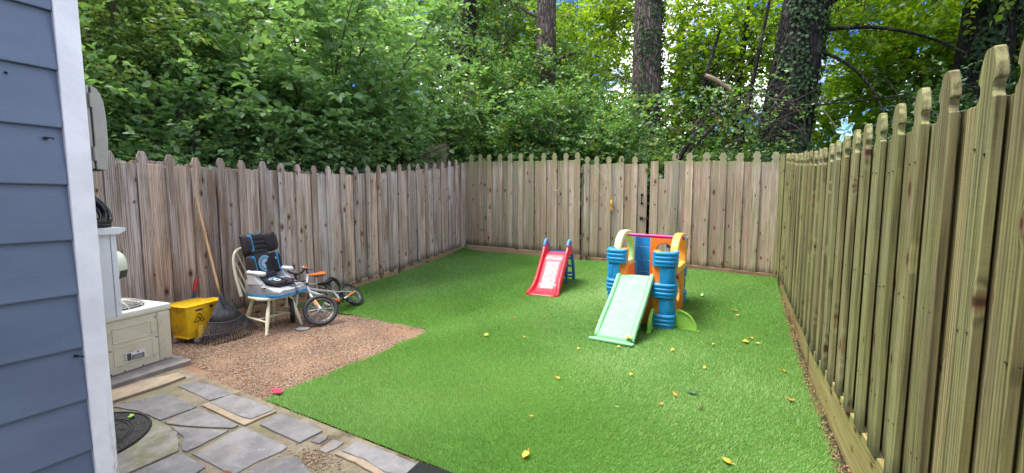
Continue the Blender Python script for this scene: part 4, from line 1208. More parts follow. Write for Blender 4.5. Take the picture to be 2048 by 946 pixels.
for k in range(24):
    s = -1+2*k/23
    e = tip(s); m = 0.56+0.06*(1-s*s)
    p0 = A.lerp(e, m*0.97)+Vector((0.016*(1-s*s), 0, 0.01*(1-s*s)))
    p1 = A.lerp(e, 0.80)+Vector((0.014, 0, 0.008)); p2 = A.lerp(e, 0.95)+Vector((0.016, 0, 0.004)); p3 = e+Vector((-0.004, 0, -0.004))
    MB().tube([p0, p1, p2, p3], [0.0060, 0.0058, 0.0052, 0.0034], 6).build('tine', M['rake'], rk, world=True, smooth=True)
pts = []
for k in range(25):
    s = -1+2*k/24
    pts.append(A.lerp(tip(s), 0.83)+Vector((0.020, 0, 0.008)))
MB().tube(pts, 0.0042, 6).build('brace', M['rake'], rk, world=True, smooth=True)
pts = []
for k in range(25):
    s = -1+2*k/24
    m = 0.56+0.06*(1-s*s)
    pts.append(A.lerp(tip(s), m)+Vector((0.018*(1-s*s)+0.003, 0, 0.012*(1-s*s))))
MB().tube(pts, 0.006, 6).build('fan_edge', M['rake'], rk, world=True, smooth=True)

# ------------------------------------------------------------------ chair
ch = thing('wooden_chair', 'cream painted hoop back wooden chair holding the child booster seat', 'chair', (-4.665, 2.775, 0.003), R(4.5))
SZ = 0.352
# seat: rounded front, local x forward
outl = []
for k in range(28):
    t = 2*math.pi*k/28
    c_, s_ = math.cos(t), math.sin(t)
    outl.append((0.215*math.copysign(abs(c_)**0.72, c_), (0.235 if c_ > 0 else 0.215)*math.copysign(abs(s_)**0.72, s_)))
MB().prism(outl, SZ, SZ+0.026, lambda a, b, d: Vector((a, b, d))).build('seat', M['cream_paint'], ch, bevel=0.007)
legs = {(1, -1): ((0.13, -0.13), (0.250, -0.262)), (1, 1): ((0.13, 0.13), (0.250, 0.172)), (-1, -1): ((-0.13, -0.13), (-0.245, -0.18)), (-1, 1): ((-0.12, 0.11), (-0.155, 0.115))}
def legp(k, z):
    (a, b), (c_, d) = legs[k]
    t = 1-z/SZ
    return Vector((a+(c_-a)*t, b+(d-b)*t, z))
for k in legs:
    MB().tube([legp(k, z) for z in (SZ+0.005, 0.29, 0.20, 0.11, 0.0)], [0.0145, 0.017, 0.021, 0.019, 0.0145], 12).build('leg', M['cream_paint'], ch, smooth=True)
for a, b in (((1, -1), (-1, -1)), ((1, 1), (-1, 1))):
    p, q = legp(a, 0.125), legp(b, 0.125)
    MB().tube([p, p.lerp(q, .5), q], [0.009, 0.0135, 0.009], 10).build('stretcher', M['cream_paint'], ch, smooth=True)
p, q = legp((1, -1), 0.125).lerp(legp((-1, -1), 0.125), .5), legp((1, 1), 0.125).lerp(legp((-1, 1), 0.125), .5)
MB().tube([p, p.lerp(q, .5), q], [0.009, 0.0135, 0.009], 10).build('stretcher', M['cream_paint'], ch, smooth=True)
def bowp(t):      # t 0..1 round the hoop
    a = math.pi*t
    y = -0.222*math.copysign(abs(math.cos(a))**0.55, math.cos(a))*(1.12-0.12*abs(math.cos(a)))
    h = 0.52*math.sin(a)**0.75
    return Vector((-0.198-0.32*h, y*(1.0+0.10*math.sin(a)), SZ+0.024+h))
MB().tube([bowp(i/36) for i in range(37)], 0.0155, 10, flat=(1.0, 1.15)).build('hoop_back', M['cream_paint'], ch, smooth=True)
for k in range(7):
    t = 0.14+0.72*k/6
    e = bowp(t); b0 = Vector((-0.200, (k-3)*0.053, SZ+0.022))
    MB().tube([b0, b0.lerp(e, .4), e], [0.0075, 0.0095, 0.0065], 8).build('spindle', M['cream_paint'], ch, smooth=True)

# ------------------------------------------------------------------ child booster seat
bo = thing('booster_seat', 'charcoal and blue child booster car seat standing on the wooden chair', 'booster seat', (-4.700, 2.81, SZ+0.030), R(14))
def rbox(c, s, r, rot=None, seg=4):
    return MB().box(c, s, rot, r, seg)
def pillow(c, sx, sy, sz, rot):
    mb = MB()
    loops = []
    for j, q in enumerate((0.0, 0.30, 0.46, 0.5)):
        pass
    for yv, k in ((-0.5, 0.55), (-0.42, 0.85), (-0.2, 1.0), (0.2, 1.0), (0.42, 0.85), (0.5, 0.55)):
        L = []
        for i in range(20):
            a = 2*math.pi*i/20
            L.append(rot @ Vector((sx/2*k*math.copysign(abs(math.cos(a))**0.62, math.cos(a)), sy*yv, sz/2*(0.25+0.75*k)*math.copysign(abs(math.sin(a))**0.62, math.sin(a))))+Vector(c))
        loops.append(L)
    return mb.loft(loops)
# lower shell: profile lofted front to back
def sec(x, w, z0, z1, zi):
    """U-shaped section: outer sides rise to z1, the middle lies at zi"""
    h = w/2
    return [Vector((x, -h*0.96, z0)), Vector((x, h*0.96, z0)), Vector((x, h, z0+0.03)), Vector((x, h*0.97, z1)), Vector((x, h*0.86, z1+0.004)), Vector((x, h*0.66, zi+0.012)), Vector((x, h*0.5, zi)), Vector((x, -h*0.5, zi)), Vector((x, -h*0.66, zi+0.012)), Vector((x, -h*0.86, z1+0.004)), Vector((x, -h*0.97, z1)), Vector((x, -h, z0+0.03))]
MB().loft([sec(-0.19, 0.38, 0.03, 0.17, 0.13), sec(-0.12, 0.43, 0.024, 0.20, 0.13), sec(0.0, 0.455, 0.024, 0.19, 0.12), sec(0.12, 0.46, 0.024, 0.115, 0.098), sec(0.235, 0.45, 0.024, 0.085, 0.085), sec(0.285, 0.40, 0.03, 0.062, 0.068)]).build('base_shell', M['shell_grey'], bo, smooth=True, angle=55)
def foot(x, w, z0=0.0, z1=0.03): return [Vector((x, -w/2, z0)), Vector((x, w/2, z0)), Vector((x, w/2*1.01, z1)), Vector((x, -w/2*1.01, z1))]
MB().loft([foot(-0.18, 0.37), foot(-0.10, 0.435), foot(0.12, 0.462), foot(0.245, 0.45), foot(0.292, 0.39)]).build('base_band', M['shell_blue'], bo, bevel=0.004)
for s_ in (-1, 1):
    ar = MB()
    ar.loft([[Vector((x0, s_*0.172, z)), Vector((x0, s_*0.226, z)), Vector((x1, s_*0.226, z)), Vector((x1, s_*0.172, z))] for z, x0, x1 in ((0.13, -0.13, 0.09), (0.19, -0.115, 0.02), (0.245, -0.12, -0.02))])
    ar.build('arm_support', M['shell_pale'], bo, bevel=0.012, smooth=True)
    rbox((-0.015, s_*0.198, 0.262), (0.225, 0.070, 0.046), 0.021, Matrix.Rotation(R(4), 3, 'Y')).build('armrest', M['shell_pale'], bo, smooth=True)
MB().box((0.1, -0.2275, 0.10), (0.075, 0.008, 0.042), r=0.003).build('cup_recess', M['shell_pale'], bo)
MB().tube([(0.07, -0.234, 0.115), (0.09, -0.238, 0.10), (0.12, -0.236, 0.103), (0.137, -0.232, 0.112)], 0.006, 8).build('side_strap', M['black_plastic'], bo, smooth=True)
# back rest, leaning back
BR = Matrix.Rotation(R(-13), 3, 'Y')
def bk_(x, y, z): return BR @ Vector((x, y, z))+Vector((-0.115, 0, 0.11))
rbox(bk_(-0.035, 0, 0.24), (0.07, 0.28, 0.46), 0.03, BR).build('back_shell', M['black_plastic'], bo, smooth=True)
rbox(bk_(0.005, 0, 0.205), (0.085, 0.285, 0.30), 0.038, BR).build('back_pad', M['fabric'], bo, smooth=True)
for s_ in (-1, 1):
    RW = BR @ Matrix.Rotation(R(s_*22), 3, 'Z')
    pillow(bk_(0.050, s_*0.162, 0.215), 0.160, 0.066, 0.245, RW).build('side_bolster', M['fabric'], bo, smooth=True, subsurf=1)
    RI = BR @ Matrix.Rotation(R(s_*22), 3, 'Z')
    q = bk_(0.050, s_*0.162, 0.215) + RI @ Vector((0.056, -s_*0.014, 0.004))
    rbox(q, (0.026, 0.040, 0.205) if s_ < 0 else (0.010, 0.060, 0.222), 0.016 if s_ < 0 else 0.0045, RI).build('blue_piping', M['fabric_blue'], bo, smooth=True)
for k, (z, hh) in enumerate(((0.372, 0.058), (0.426, 0.058), (0.480, 0.058), (0.540, 0.074))):
    rbox(bk_(0.002+0.004*(k == 3), 0, z), (0.070, 0.232-0.012*(k == 3), hh), 0.026, BR).build('headrest_roll', M['fabric'], bo, smooth=True)
rbox(bk_(-0.03, 0, 0.468), (0.05, 0.30, 0.24), 0.024, BR).build('headrest_shell', M['black_plastic'], bo, smooth=True)
for s_ in (-1, 1):
    RW = BR @ Matrix.Rotation(R(s_*24), 3, 'Z')
    pillow(bk_(0.050, s_*0.150, 0.462), 0.190, 0.062, 0.225, RW).build('head_wing', M['fabric'], bo, smooth=True, subsurf=1)
    q = bk_(0.050, s_*0.150, 0.462) + RW @ Vector((0.068, -s_*0.014, 0.004))
    rbox(q, (0.026, 0.044, 0.190) if s_ < 0 else (0.024, 0.050, 0.205), 0.015 if s_ < 0 else 0.010, RW).build('blue_piping', M['fabric_blue'] if s_ < 0 else M['fabric'], bo, smooth=True)
MB().tube([bk_(0.030, y, 0.662-0.9*(0.07-abs(y))*0.25-0.078) for y in (-0.075, -0.05, -0.025, 0, 0.025, 0.05, 0.075)], 0.0035, 6).build('blue_trim', M['fabric_blue'], bo, smooth=True)
rbox((0.055, 0, 0.140), (0.28, 0.285, 0.062), 0.028, Matrix.Rotation(R(5), 3, 'Y')).build('seat_pad', M['fabric'], bo, smooth=True)
rbox(bk_(0.058, 0, 0.075), (0.05, 0.26, 0.09), 0.024, BR).build('lumbar_roll', M['fabric'], bo, smooth=True)
# sunburst prints
def burst(name, fn, r0, r1, a0, a1, n, mat):
    mb = MB()
    for k in range(n):
        a = R(a0+(a1-a0)*k/(n-1))
        for q0, q1 in ((r0, r0+(r1-r0)*0.42), (r0+(r1-r0)*0.54, r1)):
            w0, w1 = q0*0.035+0.0012, q1*0.04+0.0014
            c_, s_ = math.cos(a), math.sin(a)
            P = [(q0*c_-w0*s_, q0*s_+w0*c_), (q0*c_+w0*s_, q0*s_-w0*c_), (q1*c_+w1*s_, q1*s_-w1*c_), (q1*c_-w1*s_, q1*s_+w1*c_)]
            mb.prism(P, 0, 0.0016, lambda a_, b_, d: fn(a_, b_, d))
    return mb.build(name, mat, bo)
burst('sunburst_print', lambda a, b, d: bk_(0.0485+d, 0.035+a, 0.220+b), 0.030, 0.098, 55, 262, 19, M['print_blue'])
burst('sunburst_print', lambda a, b, d: bk_(0.0485+d, 0.035+a, 0.220+b), 0.016, 0.052, 70, 250, 12, M['print_white'])
SP = Matrix.Rotation(R(5), 3, 'Y')
burst('sunburst_print', lambda a, b, d: SP @ Vector((0.02-b*0.8, 0.01+a, 0.0315+d))+Vector((0.055, 0, 0.140)), 0.032, 0.115, 100-95, 175, 17, M['print_blue'])
rbox(bk_(0.100, 0.146, 0.262), (0.003, 0.036, 0.028), 0.001, BR @ Matrix.Rotation(R(22), 3, 'Z')).build('tag_label', M['label_white'], bo)
MB().tube([(0.02, 0.05, 0.178), (0.12, 0.00, 0.180), (0.20, 0.02, 0.155), (0.235, 0.10, 0.125), (0.26, 0.215, 0.115), (0.20, 0.236, 0.10)], [0.016]*6, 10, flat=(0.5, 1.2)).build('belt_strap', M['fabric'], bo, smooth=True)
MB().tube([(0.250, 0.035, 0.118), (0.288, 0.032, 0.085), (0.300, 0.030, 0.02), (0.298, 0.040, -0.01)], 0.0032, 6).tube([(0.25, 0.05, 0.118), (0.29, 0.052, 0.08), (0.301, 0.055, 0.03), (0.300, 0.042, -0.01)], 0.0032, 6).build('tether_strap', M['fabric'], bo, smooth=True)
rbox((0.22, 0.028, 0.133), (0.05, 0.07, 0.03), 0.012).build('buckle', M['fabric'], bo, smooth=True)
MB().ring((0.13, -0.06, 0.173), (0.2, 0, 1), 0.028, 0.005, 20, 6, flat=(1.5, 0.6)).build('cup_ring', M['shell_pale'], bo, smooth=True)
# ------------------------------------------------------------------ bicycles
def wheel(par, c, ax, rad, tyre_r=0.024, nsp=28):
    c = Vector(c); ax = Vector(ax).normalized()
    hub = MB().tube([c-ax*0.038, c-ax*0.030, c+ax*0.030, c+ax*0.038], [0.006, 0.016, 0.016, 0.006], 12).build('wheel', M['chrome'], par, world=True, smooth=True)
    L = Vector(par.location)
    def sub(mb, name, mat):
        for v in mb.bm.verts: v.co -= L
        return mb.build(name, mat, hub, smooth=True)
    ty = MB().ring(c, ax, rad-tyre_r, tyre_r, 48, 10)
    a = Vector((0, 0, 1)); x = (a-ax*a.dot(ax)).normalized(); y = ax.cross(x)
    for k in range(48):
        t = 2*math.pi*(k+0.5)/48
        d = x*math.cos(t)+y*math.sin(t); tn = ax.cross(d)
        for s_ in (-1, 0, 1):
            p = c+d*(rad-0.002-0.006*abs(s_))+ax*(s_*0.013)+tn*(0.009*(s_ != 0))
            m3 = Matrix((ax, tn, d)).transposed()
            ty.box(p, (0.009, 0.011, 0.007), m3)
    sub(ty, 'tyre', M['rubber'])
    sub(MB().ring(c, ax, rad-2*tyre_r-0.004, 0.009, 44, 8, flat=(0.7, 1.2)), 'rim', M['chrome'])
    sp = MB()
    for k in range(nsp):
        t = 2*math.pi*k/nsp; u = t+(0.45 if k % 4 < 2 else -0.45)
        s_ = 1 if k % 2 else -1
        d = x*math.cos(t)+y*math.sin(t); e = x*math.cos(u)+y*math.sin(u)
        sp.tube([c+e*0.016+ax*(0.024*s_), c+d*(rad-2*tyre_r-0.006)], 0.0011, 4, cap=False)
    sub(sp, 'spokes', M['chrome'])
    return hub
def tubes(par, name, segs, mat, smooth=True):
    mb = MB()
    for pts, r in segs: mb.tube(pts, r, 10)
    return mb.build(name, mat, par, smooth=smooth, world=True)
# front bike, tilted over towards the fence, its front wheel turned out
ba = thing('bicycle', 'silver and orange child bicycle with a black saddle tipped over in front', 'bicycle', (-4.45, 3.45, 0.0))
FH, FA = Vector((-4.262, 3.100, 0.168)), Vector((0.69, -0.48, 0.55)).normalized()
RH, RA = Vector((-4.640, 3.862, 0.158)), Vector((0.70, 0.27, 0.66)).normalized()
wheel(ba, FH, FA, 0.190); wheel(ba, RH, RA, 0.190)
HT, HB = Vector((-4.560, 3.135, 0.418)), Vector((-4.490, 3.135, 0.335))
BB = Vector((-4.500, 3.575, 0.142)); ST = Vector((-4.592, 3.536, 0.262)); SD = Vector((-4.70, 3.50, 0.352))
tubes(ba, 'frame', [([HT, HB], 0.020), ([HT.lerp(HB, .35), HT.lerp(ST, .5)-Vector((0, 0, .018)), ST], 0.016), ([ST, BB], 0.015), ([ST, (-4.625, 3.70, 0.232), RH+RA*0.045], 0.0085), ([ST, (-4.66, 3.70, 0.215), RH-RA*0.045], 0.0085), ([BB, RH+RA*0.045], 0.009), ([BB, RH-RA*0.045], 0.009)], M['silver'])
tubes(ba, 'down_tube', [([HB.lerp(HT, .2), HB.lerp(BB, .55)], 0.0185), ], M['bike_white'])
tubes(ba, 'down_tube', [([HB.lerp(BB, .52), BB], 0.0175)], M['orange_paint'])
crown = HB+Vector((0.015, -0.010, -0.035))
tubes(ba, 'fork', [([HB, crown], 0.014), ([crown-FA*0.052, crown+FA*0.052], 0.013), ([crown+FA*0.050, crown.lerp(FH, .45)+FA*0.050], 0.0135), ([crown-FA*0.050, FH-FA*0.045], 0.012), ([crown.lerp(FH, .8)+FA*.049, FH+FA*0.045], 0.0115)], M['bike_white'])
tubes(ba, 'fork_sticker', [([crown.lerp(FH, .40)+FA*0.050, crown.lerp(FH, .82)+FA*0.049], 0.0142)], M['orange_paint'])
MB().box(FH.lerp(FH+Vector((0.06, 0.10, 0.10)), .6), (0.07, 0.006, 0.018), Matrix.Rotation(R(35), 3, 'Y') @ Matrix.Rotation(R(40), 3, 'Z'), 0.003).build('reflector', M['label_white'], ba, world=True)
RT = Vector((-4.625, 3.205, 0.545))
tubes(ba, 'handlebar_riser', [([HT, HT.lerp(RT, .25), RT], 0.0135), ([RT, RT+Vector((-0.10, 0.06, 0.05)), RT+Vector((-0.24, 0.10, 0.06))], 0.010)], M['bike_white'])
MB().box(HT+Vector((-0.006, -0.004, 0.012)), (0.06, 0.05, 0.045), Matrix.Rotation(R(-35), 3, 'Y'), 0.01).build('stem_clamp', M['black_plastic'], ba, world=True, smooth=True)
GP = Vector((-4.630, 3.185, 0.632))
tubes(ba, 'handlebar', [([RT, GP+Vector((-.02, .02, -.01))], 0.011)], M['black_plastic'])
tubes(ba, 'grip', [([GP+Vector((-.035, .03, -.012)), GP+Vector((.012, -.012, .006))], 0.0165)], M['orange_paint'])
tubes(ba, 'brake_lever', [([GP+Vector((-.02, .03, -.03)), GP+Vector((-.01, .07, -.045)), GP+Vector((-.01, .10, -.04))], 0.006)], M['black_plastic'])
tubes(ba, 'seat_post', [([ST, SD], 0.0115)], M['black_plastic'])
sdl = MB()
sq = Vector((-0.06, 0.95, -0.10)).normalized(); su = Vector((-0.72, 0.0, 0.69)).normalized(); sl = sq.cross(su)
def saddle(mb, c, f, u, l, Ls=0.20):
    loops = []
    for t, w, h in ((-0.5, 0.012, 0.014), (-0.46, 0.022, 0.022), (-0.2, 0.030, 0.026), (0.05, 0.042, 0.028), (0.28, 0.066, 0.030), (0.44, 0.066, 0.028), (0.5, 0.045, 0.016)):
        loops.append([c+f*(t*Ls)+l*(w*math.cos(a))+u*(h*math.sin(a)*(0.9 if math.sin(a) > 0 else 0.55)+0.012*(t**2)*4*(1 if t > 0 else .3)) for a in [2*math.pi*k/14 for k in range(14)]])
    return mb.loft(loops)
saddle(sdl, SD+su*0.02, -sq*-1, su, sl).build('saddle', M['black_plastic'], ba, smooth=True, world=True, angle=60)
cr = MB().ring(BB+RA*0.035, RA, 0.050, 0.006, 28, 6).tube([BB-RA*0.06, BB+RA*0.06], 0.016, 12).tube([BB+RA*0.055, BB+RA*0.06+Vector((-0.02, 0.08, -0.05))], 0.008, 8).tube([BB-RA*0.055, BB-RA*0.06+Vector((0.02, -0.08, 0.05))], 0.008, 8)
cr.build('crankset', M['black_plastic'], ba, world=True, smooth=True)
MB().box(BB+RA*0.06+Vector((0.01, 0.09, -0.055)), (0.05, 0.06, 0.02), Matrix.Rotation(R(30), 3, 'Y'), 0.004).box(BB-RA*0.085+Vector((0.02, -0.08, 0.05)), (0.05, 0.06, 0.02), Matrix.Rotation(R(30), 3, 'Y'), 0.004).build('pedal', M['black_plastic'], ba, world=True)
cg0, cg1 = BB+RA*0.058+Vector((-0.02, 0.07, 0.01)), RH+RA*0.06
tubes(ba, 'chain_guard', [([BB+RA*0.05, BB.lerp(RH, .35)+RA*0.058], 0.012)], M['bike_white'])
tubes(ba, 'chain_guard', [([BB.lerp(RH, .3)+RA*0.060, RH+RA*0.062], 0.0135)], M['orange_paint'])
# rear bike against the fence
bb_ = thing('bicycle', 'cream framed child bicycle with an orange saddle standing behind against the fence', 'bicycle', (-4.8, 3.35, 0.0))
FH2, FA2 = Vector((-4.640, 2.985, 0.190)), Vector((0.50, 0.86, 0.05)).normalized()
RH2, RA2 = Vector((-4.930, 3.780, 0.195)), Vector((0.93, 0.33, 0.12)).normalized()
wheel(bb_, FH2, FA2, 0.190); wheel(bb_, RH2, RA2, 0.190)
HT2, HB2 = Vector((-4.700, 3.110, 0.465)), Vector((-4.690, 3.085, 0.385))
BB2 = Vector((-4.840, 3.46, 0.185)); ST2 = Vector((-4.850, 3.485, 0.345)); SD2 = Vector((-4.850, 3.475, 0.455))
tubes(bb_, 'frame', [([HT2, HB2], 0.019), ([HT2.lerp(HB2, .3), (-4.77, 3.30, 0.385), ST2, (-4.88, 3.62, .27), RH2+RA2*.04], [0.016, 0.016, 0.014, 0.009, 0.008]), ([HB2.lerp(HT2, .1), BB2], 0.017), ([ST2, BB2], 0.014), ([BB2, RH2+RA2*.04], 0.009), ([BB2, RH2-RA2*.04], 0.009)], M['bike_cream'])
C2 = Vector((-4.672, 3.035, 0.400))
tubes(bb_, 'fork', [([HB2, C2], 0.014), ([C2-FA2*0.060, C2+FA2*0.060], 0.012), ([C2+FA2*0.060, FH2+FA2*0.050], 0.012), ([C2-FA2*0.060, FH2-FA2*0.050], 0.012)], M['bike_white'])
tubes(bb_, 'stem', [([HT2, (-4.695, 3.09, 0.53), (-4.695, 3.10, 0.555)], 0.014)], M['black_plastic'])
tubes(bb_, 'handlebar', [([(-4.845, 2.935, 0.650), (-4.810, 2.98, 0.652), (-4.775, 3.02, 0.630), (-4.740, 3.060, 0.575), (-4.697, 3.105, 0.557), (-4.655, 3.145, 0.570), (-4.625, 3.170, 0.612), (-4.605, 3.190, 0.618)], 0.0125)], M['black_plastic'])
MB().box((-4.697, 3.10, 0.555), (0.05, 0.05, 0.03), Matrix.Rotation(R(45), 3, 'Z'), 0.008).build('stem_clamp', M['black_plastic'], bb_, world=True)
tubes(bb_, 'seat_post', [([ST2, SD2], 0.012)], M['bike_white'])
f2 = Vector((-0.15, 0.97, -0.06)).normalized(); u2 = Vector((0.02, 0.06, 1)).normalized(); l2 = f2.cross(u2)
saddle(MB(), SD2+Vector((0, 0.01, 0.020)), f2, u2, l2, 0.235).build('saddle', M['orange_paint'], bb_, smooth=True, world=True, angle=60)
MB().box(SD2+Vector((0, 0.045, 0.004)), (0.09, 0.15, 0.012), None, 0.005).build('saddle_base', M['black_plastic'], bb_, world=True)
MB().ring(BB2+RA2*0.04, RA2, 0.052, 0.006, 28, 6).tube([BB2-RA2*0.06, BB2+RA2*0.07], 0.015, 12).tube([BB2+RA2*0.065, BB2+RA2*0.07+Vector((0, 0.06, -0.07))], 0.008, 8).build('crankset', M['black_plastic'], bb_, world=True, smooth=True)

fs = MB().prism(rough_poly([(0.075*math.cos(2*math.pi*k/9)*(1+0.18*math.sin(k*2.3)), 0.05*math.sin(2*math.pi*k/9)*(1+0.15*math.cos(k*1.7))) for k in range(9)], 0.003), 0, 0.016, lambda a, b, d: Vector((a, b, d))).build('flat_stone', M['slate'], bevel=0.004)
fs.location = (-4.25, 2.85, 0.004); fs.rotation_euler = (0.05, 0.04, R(40))
tag(fs, 'small flat grey stone on the gravel in front of the chair leg', 'stone')
# crumpled crimson cloth at the turf corner
mb = MB(); rc = random.Random(2)
rows = []
for i in range(8):
    rows.append([Vector((-2.985+0.115*(i/7-.5)+rc.uniform(-.006,.006), 1.775+0.055*(j/5-.5)*(1-.5*abs(i/7-.5))+rc.uniform(-.006,.006), 0.014+0.018*abs(math.sin(i*1.9+j*1.3))+rc.uniform(0,.006))) for j in range(6)])
o = mb.grid(rows).build('glove', M['cloth'], None, smooth=True, solid=0.006, subsurf=1)
tag(o, 'crumpled crimson cloth glove at the turf corner', 'glove')

# ------------------------------------------------------------------ red toddler slide
sl = thing('toddler_slide', 'small red toddler slide with a blue ladder by the back fence', 'slide', (-2.432, 5.300, 0.088), R(4.5))
HW = 0.165
def chute_z(y):
    return float(np.interp(y, [-0.02, 0.06, 0.15, 0.24, 0.56, 0.66, 0.76], [0.012, 0.020, 0.048, 0.115, 0.475, 0.545, 0.555]))
ys = [-0.02, 0.03, 0.09, 0.15, 0.20, 0.26, 0.36, 0.46, 0.54, 0.60, 0.66, 0.74]
def hw(y): return float(np.interp(y, [-0.02, 0.04, 0.12, 0.20, 0.3], [0.190, 0.192, 0.180, HW, HW]))
rows = []
for y in ys:
    z = chute_z(y); w = hw(y)
    rows.append([Vector((x, y, z+(0.006 if abs(k) == 4 else 0))) for k, x in [(k, w*k/4) for k in range(-4, 5)]])
MB().grid(rows).build('chute_lip', M['t_red'], sl, smooth=True, solid=0.014)
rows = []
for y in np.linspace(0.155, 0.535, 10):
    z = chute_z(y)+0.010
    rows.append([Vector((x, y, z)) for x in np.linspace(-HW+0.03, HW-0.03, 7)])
MB().grid(rows).build('chute_bed', M['t_red_sheen'], sl, smooth=True, solid=0.004)
for s_ in (-1, 1):
    loops = []
    for y in ys+[0.80]:
        z = chute_z(min(y, .76)); w = hw(y)
        top = float(np.interp(y, [-0.02, 0.10, 0.20, 0.5, 0.60, 0.68, 0.76, 0.80], [0.024, 0.055, 0.085, 0.085, 0.115, 0.165, 0.150, 0.06]))
        th = float(np.interp(y, [-0.02, 0.1, 0.2, 0.6, 0.7], [0.050, 0.050, 0.046, 0.046, 0.050]))
        xi, xo = w, w+th
        loops.append([Vector((s_*xi, y, z-0.012)), Vector((s_*(xi+0.006), y, z+top*0.8)), Vector((s_*(xi+th*0.3), y, z+top)), Vector((s_*(xi+th*0.7), y, z+top)), Vector((s_*(xo-0.002), y, z+top*0.75)), Vector((s_*xo, y, z-0.030 if y > 0.16 else max(-0.02, z-0.03)))])
    MB().loft(loops).build('side_rail', M['t_red'], sl, smooth=True, angle=55)
    hx = s_*(HW+0.024)
    MB().tube([(hx, 0.635, 0.655), (hx, 0.655, 0.700), (hx, 0.690, 0.733), (hx, 0.735, 0.738), (hx, 0.775, 0.705), (hx, 0.795, 0.65)], 0.026, 12, flat=(0.85, 1.0)).build('handle_cap', M['t_sky'], sl, smooth=True)
    MB().tube([(hx*0.98, 0.775, 0.69), (hx*0.99, 0.83, 0.58), (hx*1.0, 0.885, 0.44), (hx*1.02, 0.935, 0.28), (hx*1.03, 0.962, 0.16), (hx*1.03, 0.968, 0.065)], [0.028, 0.032, 0.033, 0.034, 0.033, 0.030], 12, flat=(1.25, 0.62)).build('ladder_leg', M['t_navy'], sl, smooth=True)
    MB().tube([(hx*0.8, 0.74, 0.53), (hx*0.82, 0.70, 0.30), (hx*0.84, 0.68, 0.07)], 0.020, 8).build('inner_leg', M['t_navy'], sl, smooth=True)
for y, z, d in ((0.915, 0.205, 0.09), (0.885, 0.325, 0.09), (0.845, 0.45, 0.09)):
    MB().box((0, y-0.025, z), (2*HW+0.05, d, 0.026), r=0.009).build('step', M['t_navy'], sl, smooth=True)
MB().box((0, 0.955, 0.135), (2*HW+0.04, 0.022, 0.028), r=0.006).box((-0.06, 0.955, 0.165), (0.03, 0.02, 0.07), r=0.004).box((0.06, 0.955, 0.165), (0.03, 0.02, 0.07), r=0.004).build('ladder_brace', M['t_navy'], sl)
MB().box((0, 0.74, 0.545), (2*HW+0.02, 0.14, 0.028), r=0.008).build('platform', M['t_navy'], sl)

# ------------------------------------------------------------------ play climber
pc = thing('play_climber', 'plastic play climber with blue corner towers, orange panels and a mint slide', 'climber', (-0.950, 5.315, 0.045), R(-2.0))
CW, CD = 0.305, 0.525
TH = 0.825
def zground(x, y): return float(gz(-0.95+x, 5.315+y))-0.045
def arcband(cx_, cy_, a0, a1, r0, r1, z0, z1, n=14):
    loops = []
    for k in range(n+1):
        a = R(a0+(a1-a0)*k/n)
        c_, s_ = math.cos(a), math.sin(a)
        c_ = math.copysign(abs(c_)**0.62, c_); s_ = math.copysign(abs(s_)**0.62, s_)
        loops.append([Vector((cx_+c_*r0, cy_+s_*r0, z0)), Vector((cx_+c_*r1, cy_+s_*r1, z0)), Vector((cx_+c_*r1, cy_+s_*r1, z1)), Vector((cx_+c_*r0, cy_+s_*r0, z1))])
    return loops
for sx in (-1, 1):
    for sy in (-1, 1):
        diag = math.degrees(math.atan2(sy, sx))
        z0 = zground(sx*CW, sy*CD)
        cx_, cy_ = sx*(CW-(0.055 if sy < 0 else 0.095)), sy*(CD-0.055)
        tw = None
        if sy < 0:
            MB().loft(arcband(cx_, cy_, diag-96, diag+96, 0.090, 0.110, z0+0.01, z0+0.845)).build('corner_core', M['t_orange'], pc, smooth=True, angle=35)
        zs = [0.0, 0.165, 0.345, 0.510, 0.695, 0.860]
        first = True
        for k in range(5):
            wide = k % 2 == 0
            a_ = (88 if wide else 50) if sy < 0 else (118 if wide else 84)
            r1 = 0.140 if wide else 0.124
            mb = MB()
            b0, b1 = z0+zs[k], zs[k+1] + z0
            mb.loft(arcband(cx_, cy_, diag-a_, diag+a_, 0.098, r1, b0+0.002, b1-0.002))
            if wide:
                for j in range(3):
                    zc = b0+0.038+j*0.045
                    mb.loft(arcband(cx_, cy_, diag-a_*0.80, diag+a_*0.80, r1-0.01, r1+0.0055, zc, zc+0.026))
            else:
                mb.loft(arcband(cx_, cy_, diag-a_*0.62, diag+a_*0.62, r1-0.01, r1+0.005, b0+0.03, b1-0.03))
            mb.build('tower_band', M['t_blue'], pc, smooth=True, angle=35, bevel=0.006)
# orange posts and panels
def yzplate(mb, outer, x0, x1, inner=None):
    fn = lambda a, b, d: Vector((d, a, b))
    if inner: mb.holed(outer, inner, x0, x1, fn)
    else: mb.prism(outer, x0, x1, fn)
def xzplate(mb, outer, y0, y1, inner=None):
    fn = lambda a, b, d: Vector((a, d, b))
    if inner: mb.holed(outer, inner, y0, y1, fn)
    else: mb.prism(outer, y0, y1, fn)
yf, yb = -CD+0.005, CD-0.04
zf_, zb2 = zground(0, -CD), zground(0, CD)
for s_ in (-1, 1):
    MB().box((s_*0.178, -CD-0.012, 0.435+zf_), (0.075, 0.075, 0.865), r=0.012).build('front_post', M['t_orange'], pc, smooth=True)
MB().box((0, -CD+0.006, 0.26+zf_), (0.30, 0.05, 0.515), r=0.008).build('front_panel', M['t_orange'], pc, smooth=True)
MB().box((0, -CD-0.012, 0.548+zf_), (0.285, 0.085, 0.034), r=0.012).build('slide_sill', M['t_magenta'], pc, smooth=True)
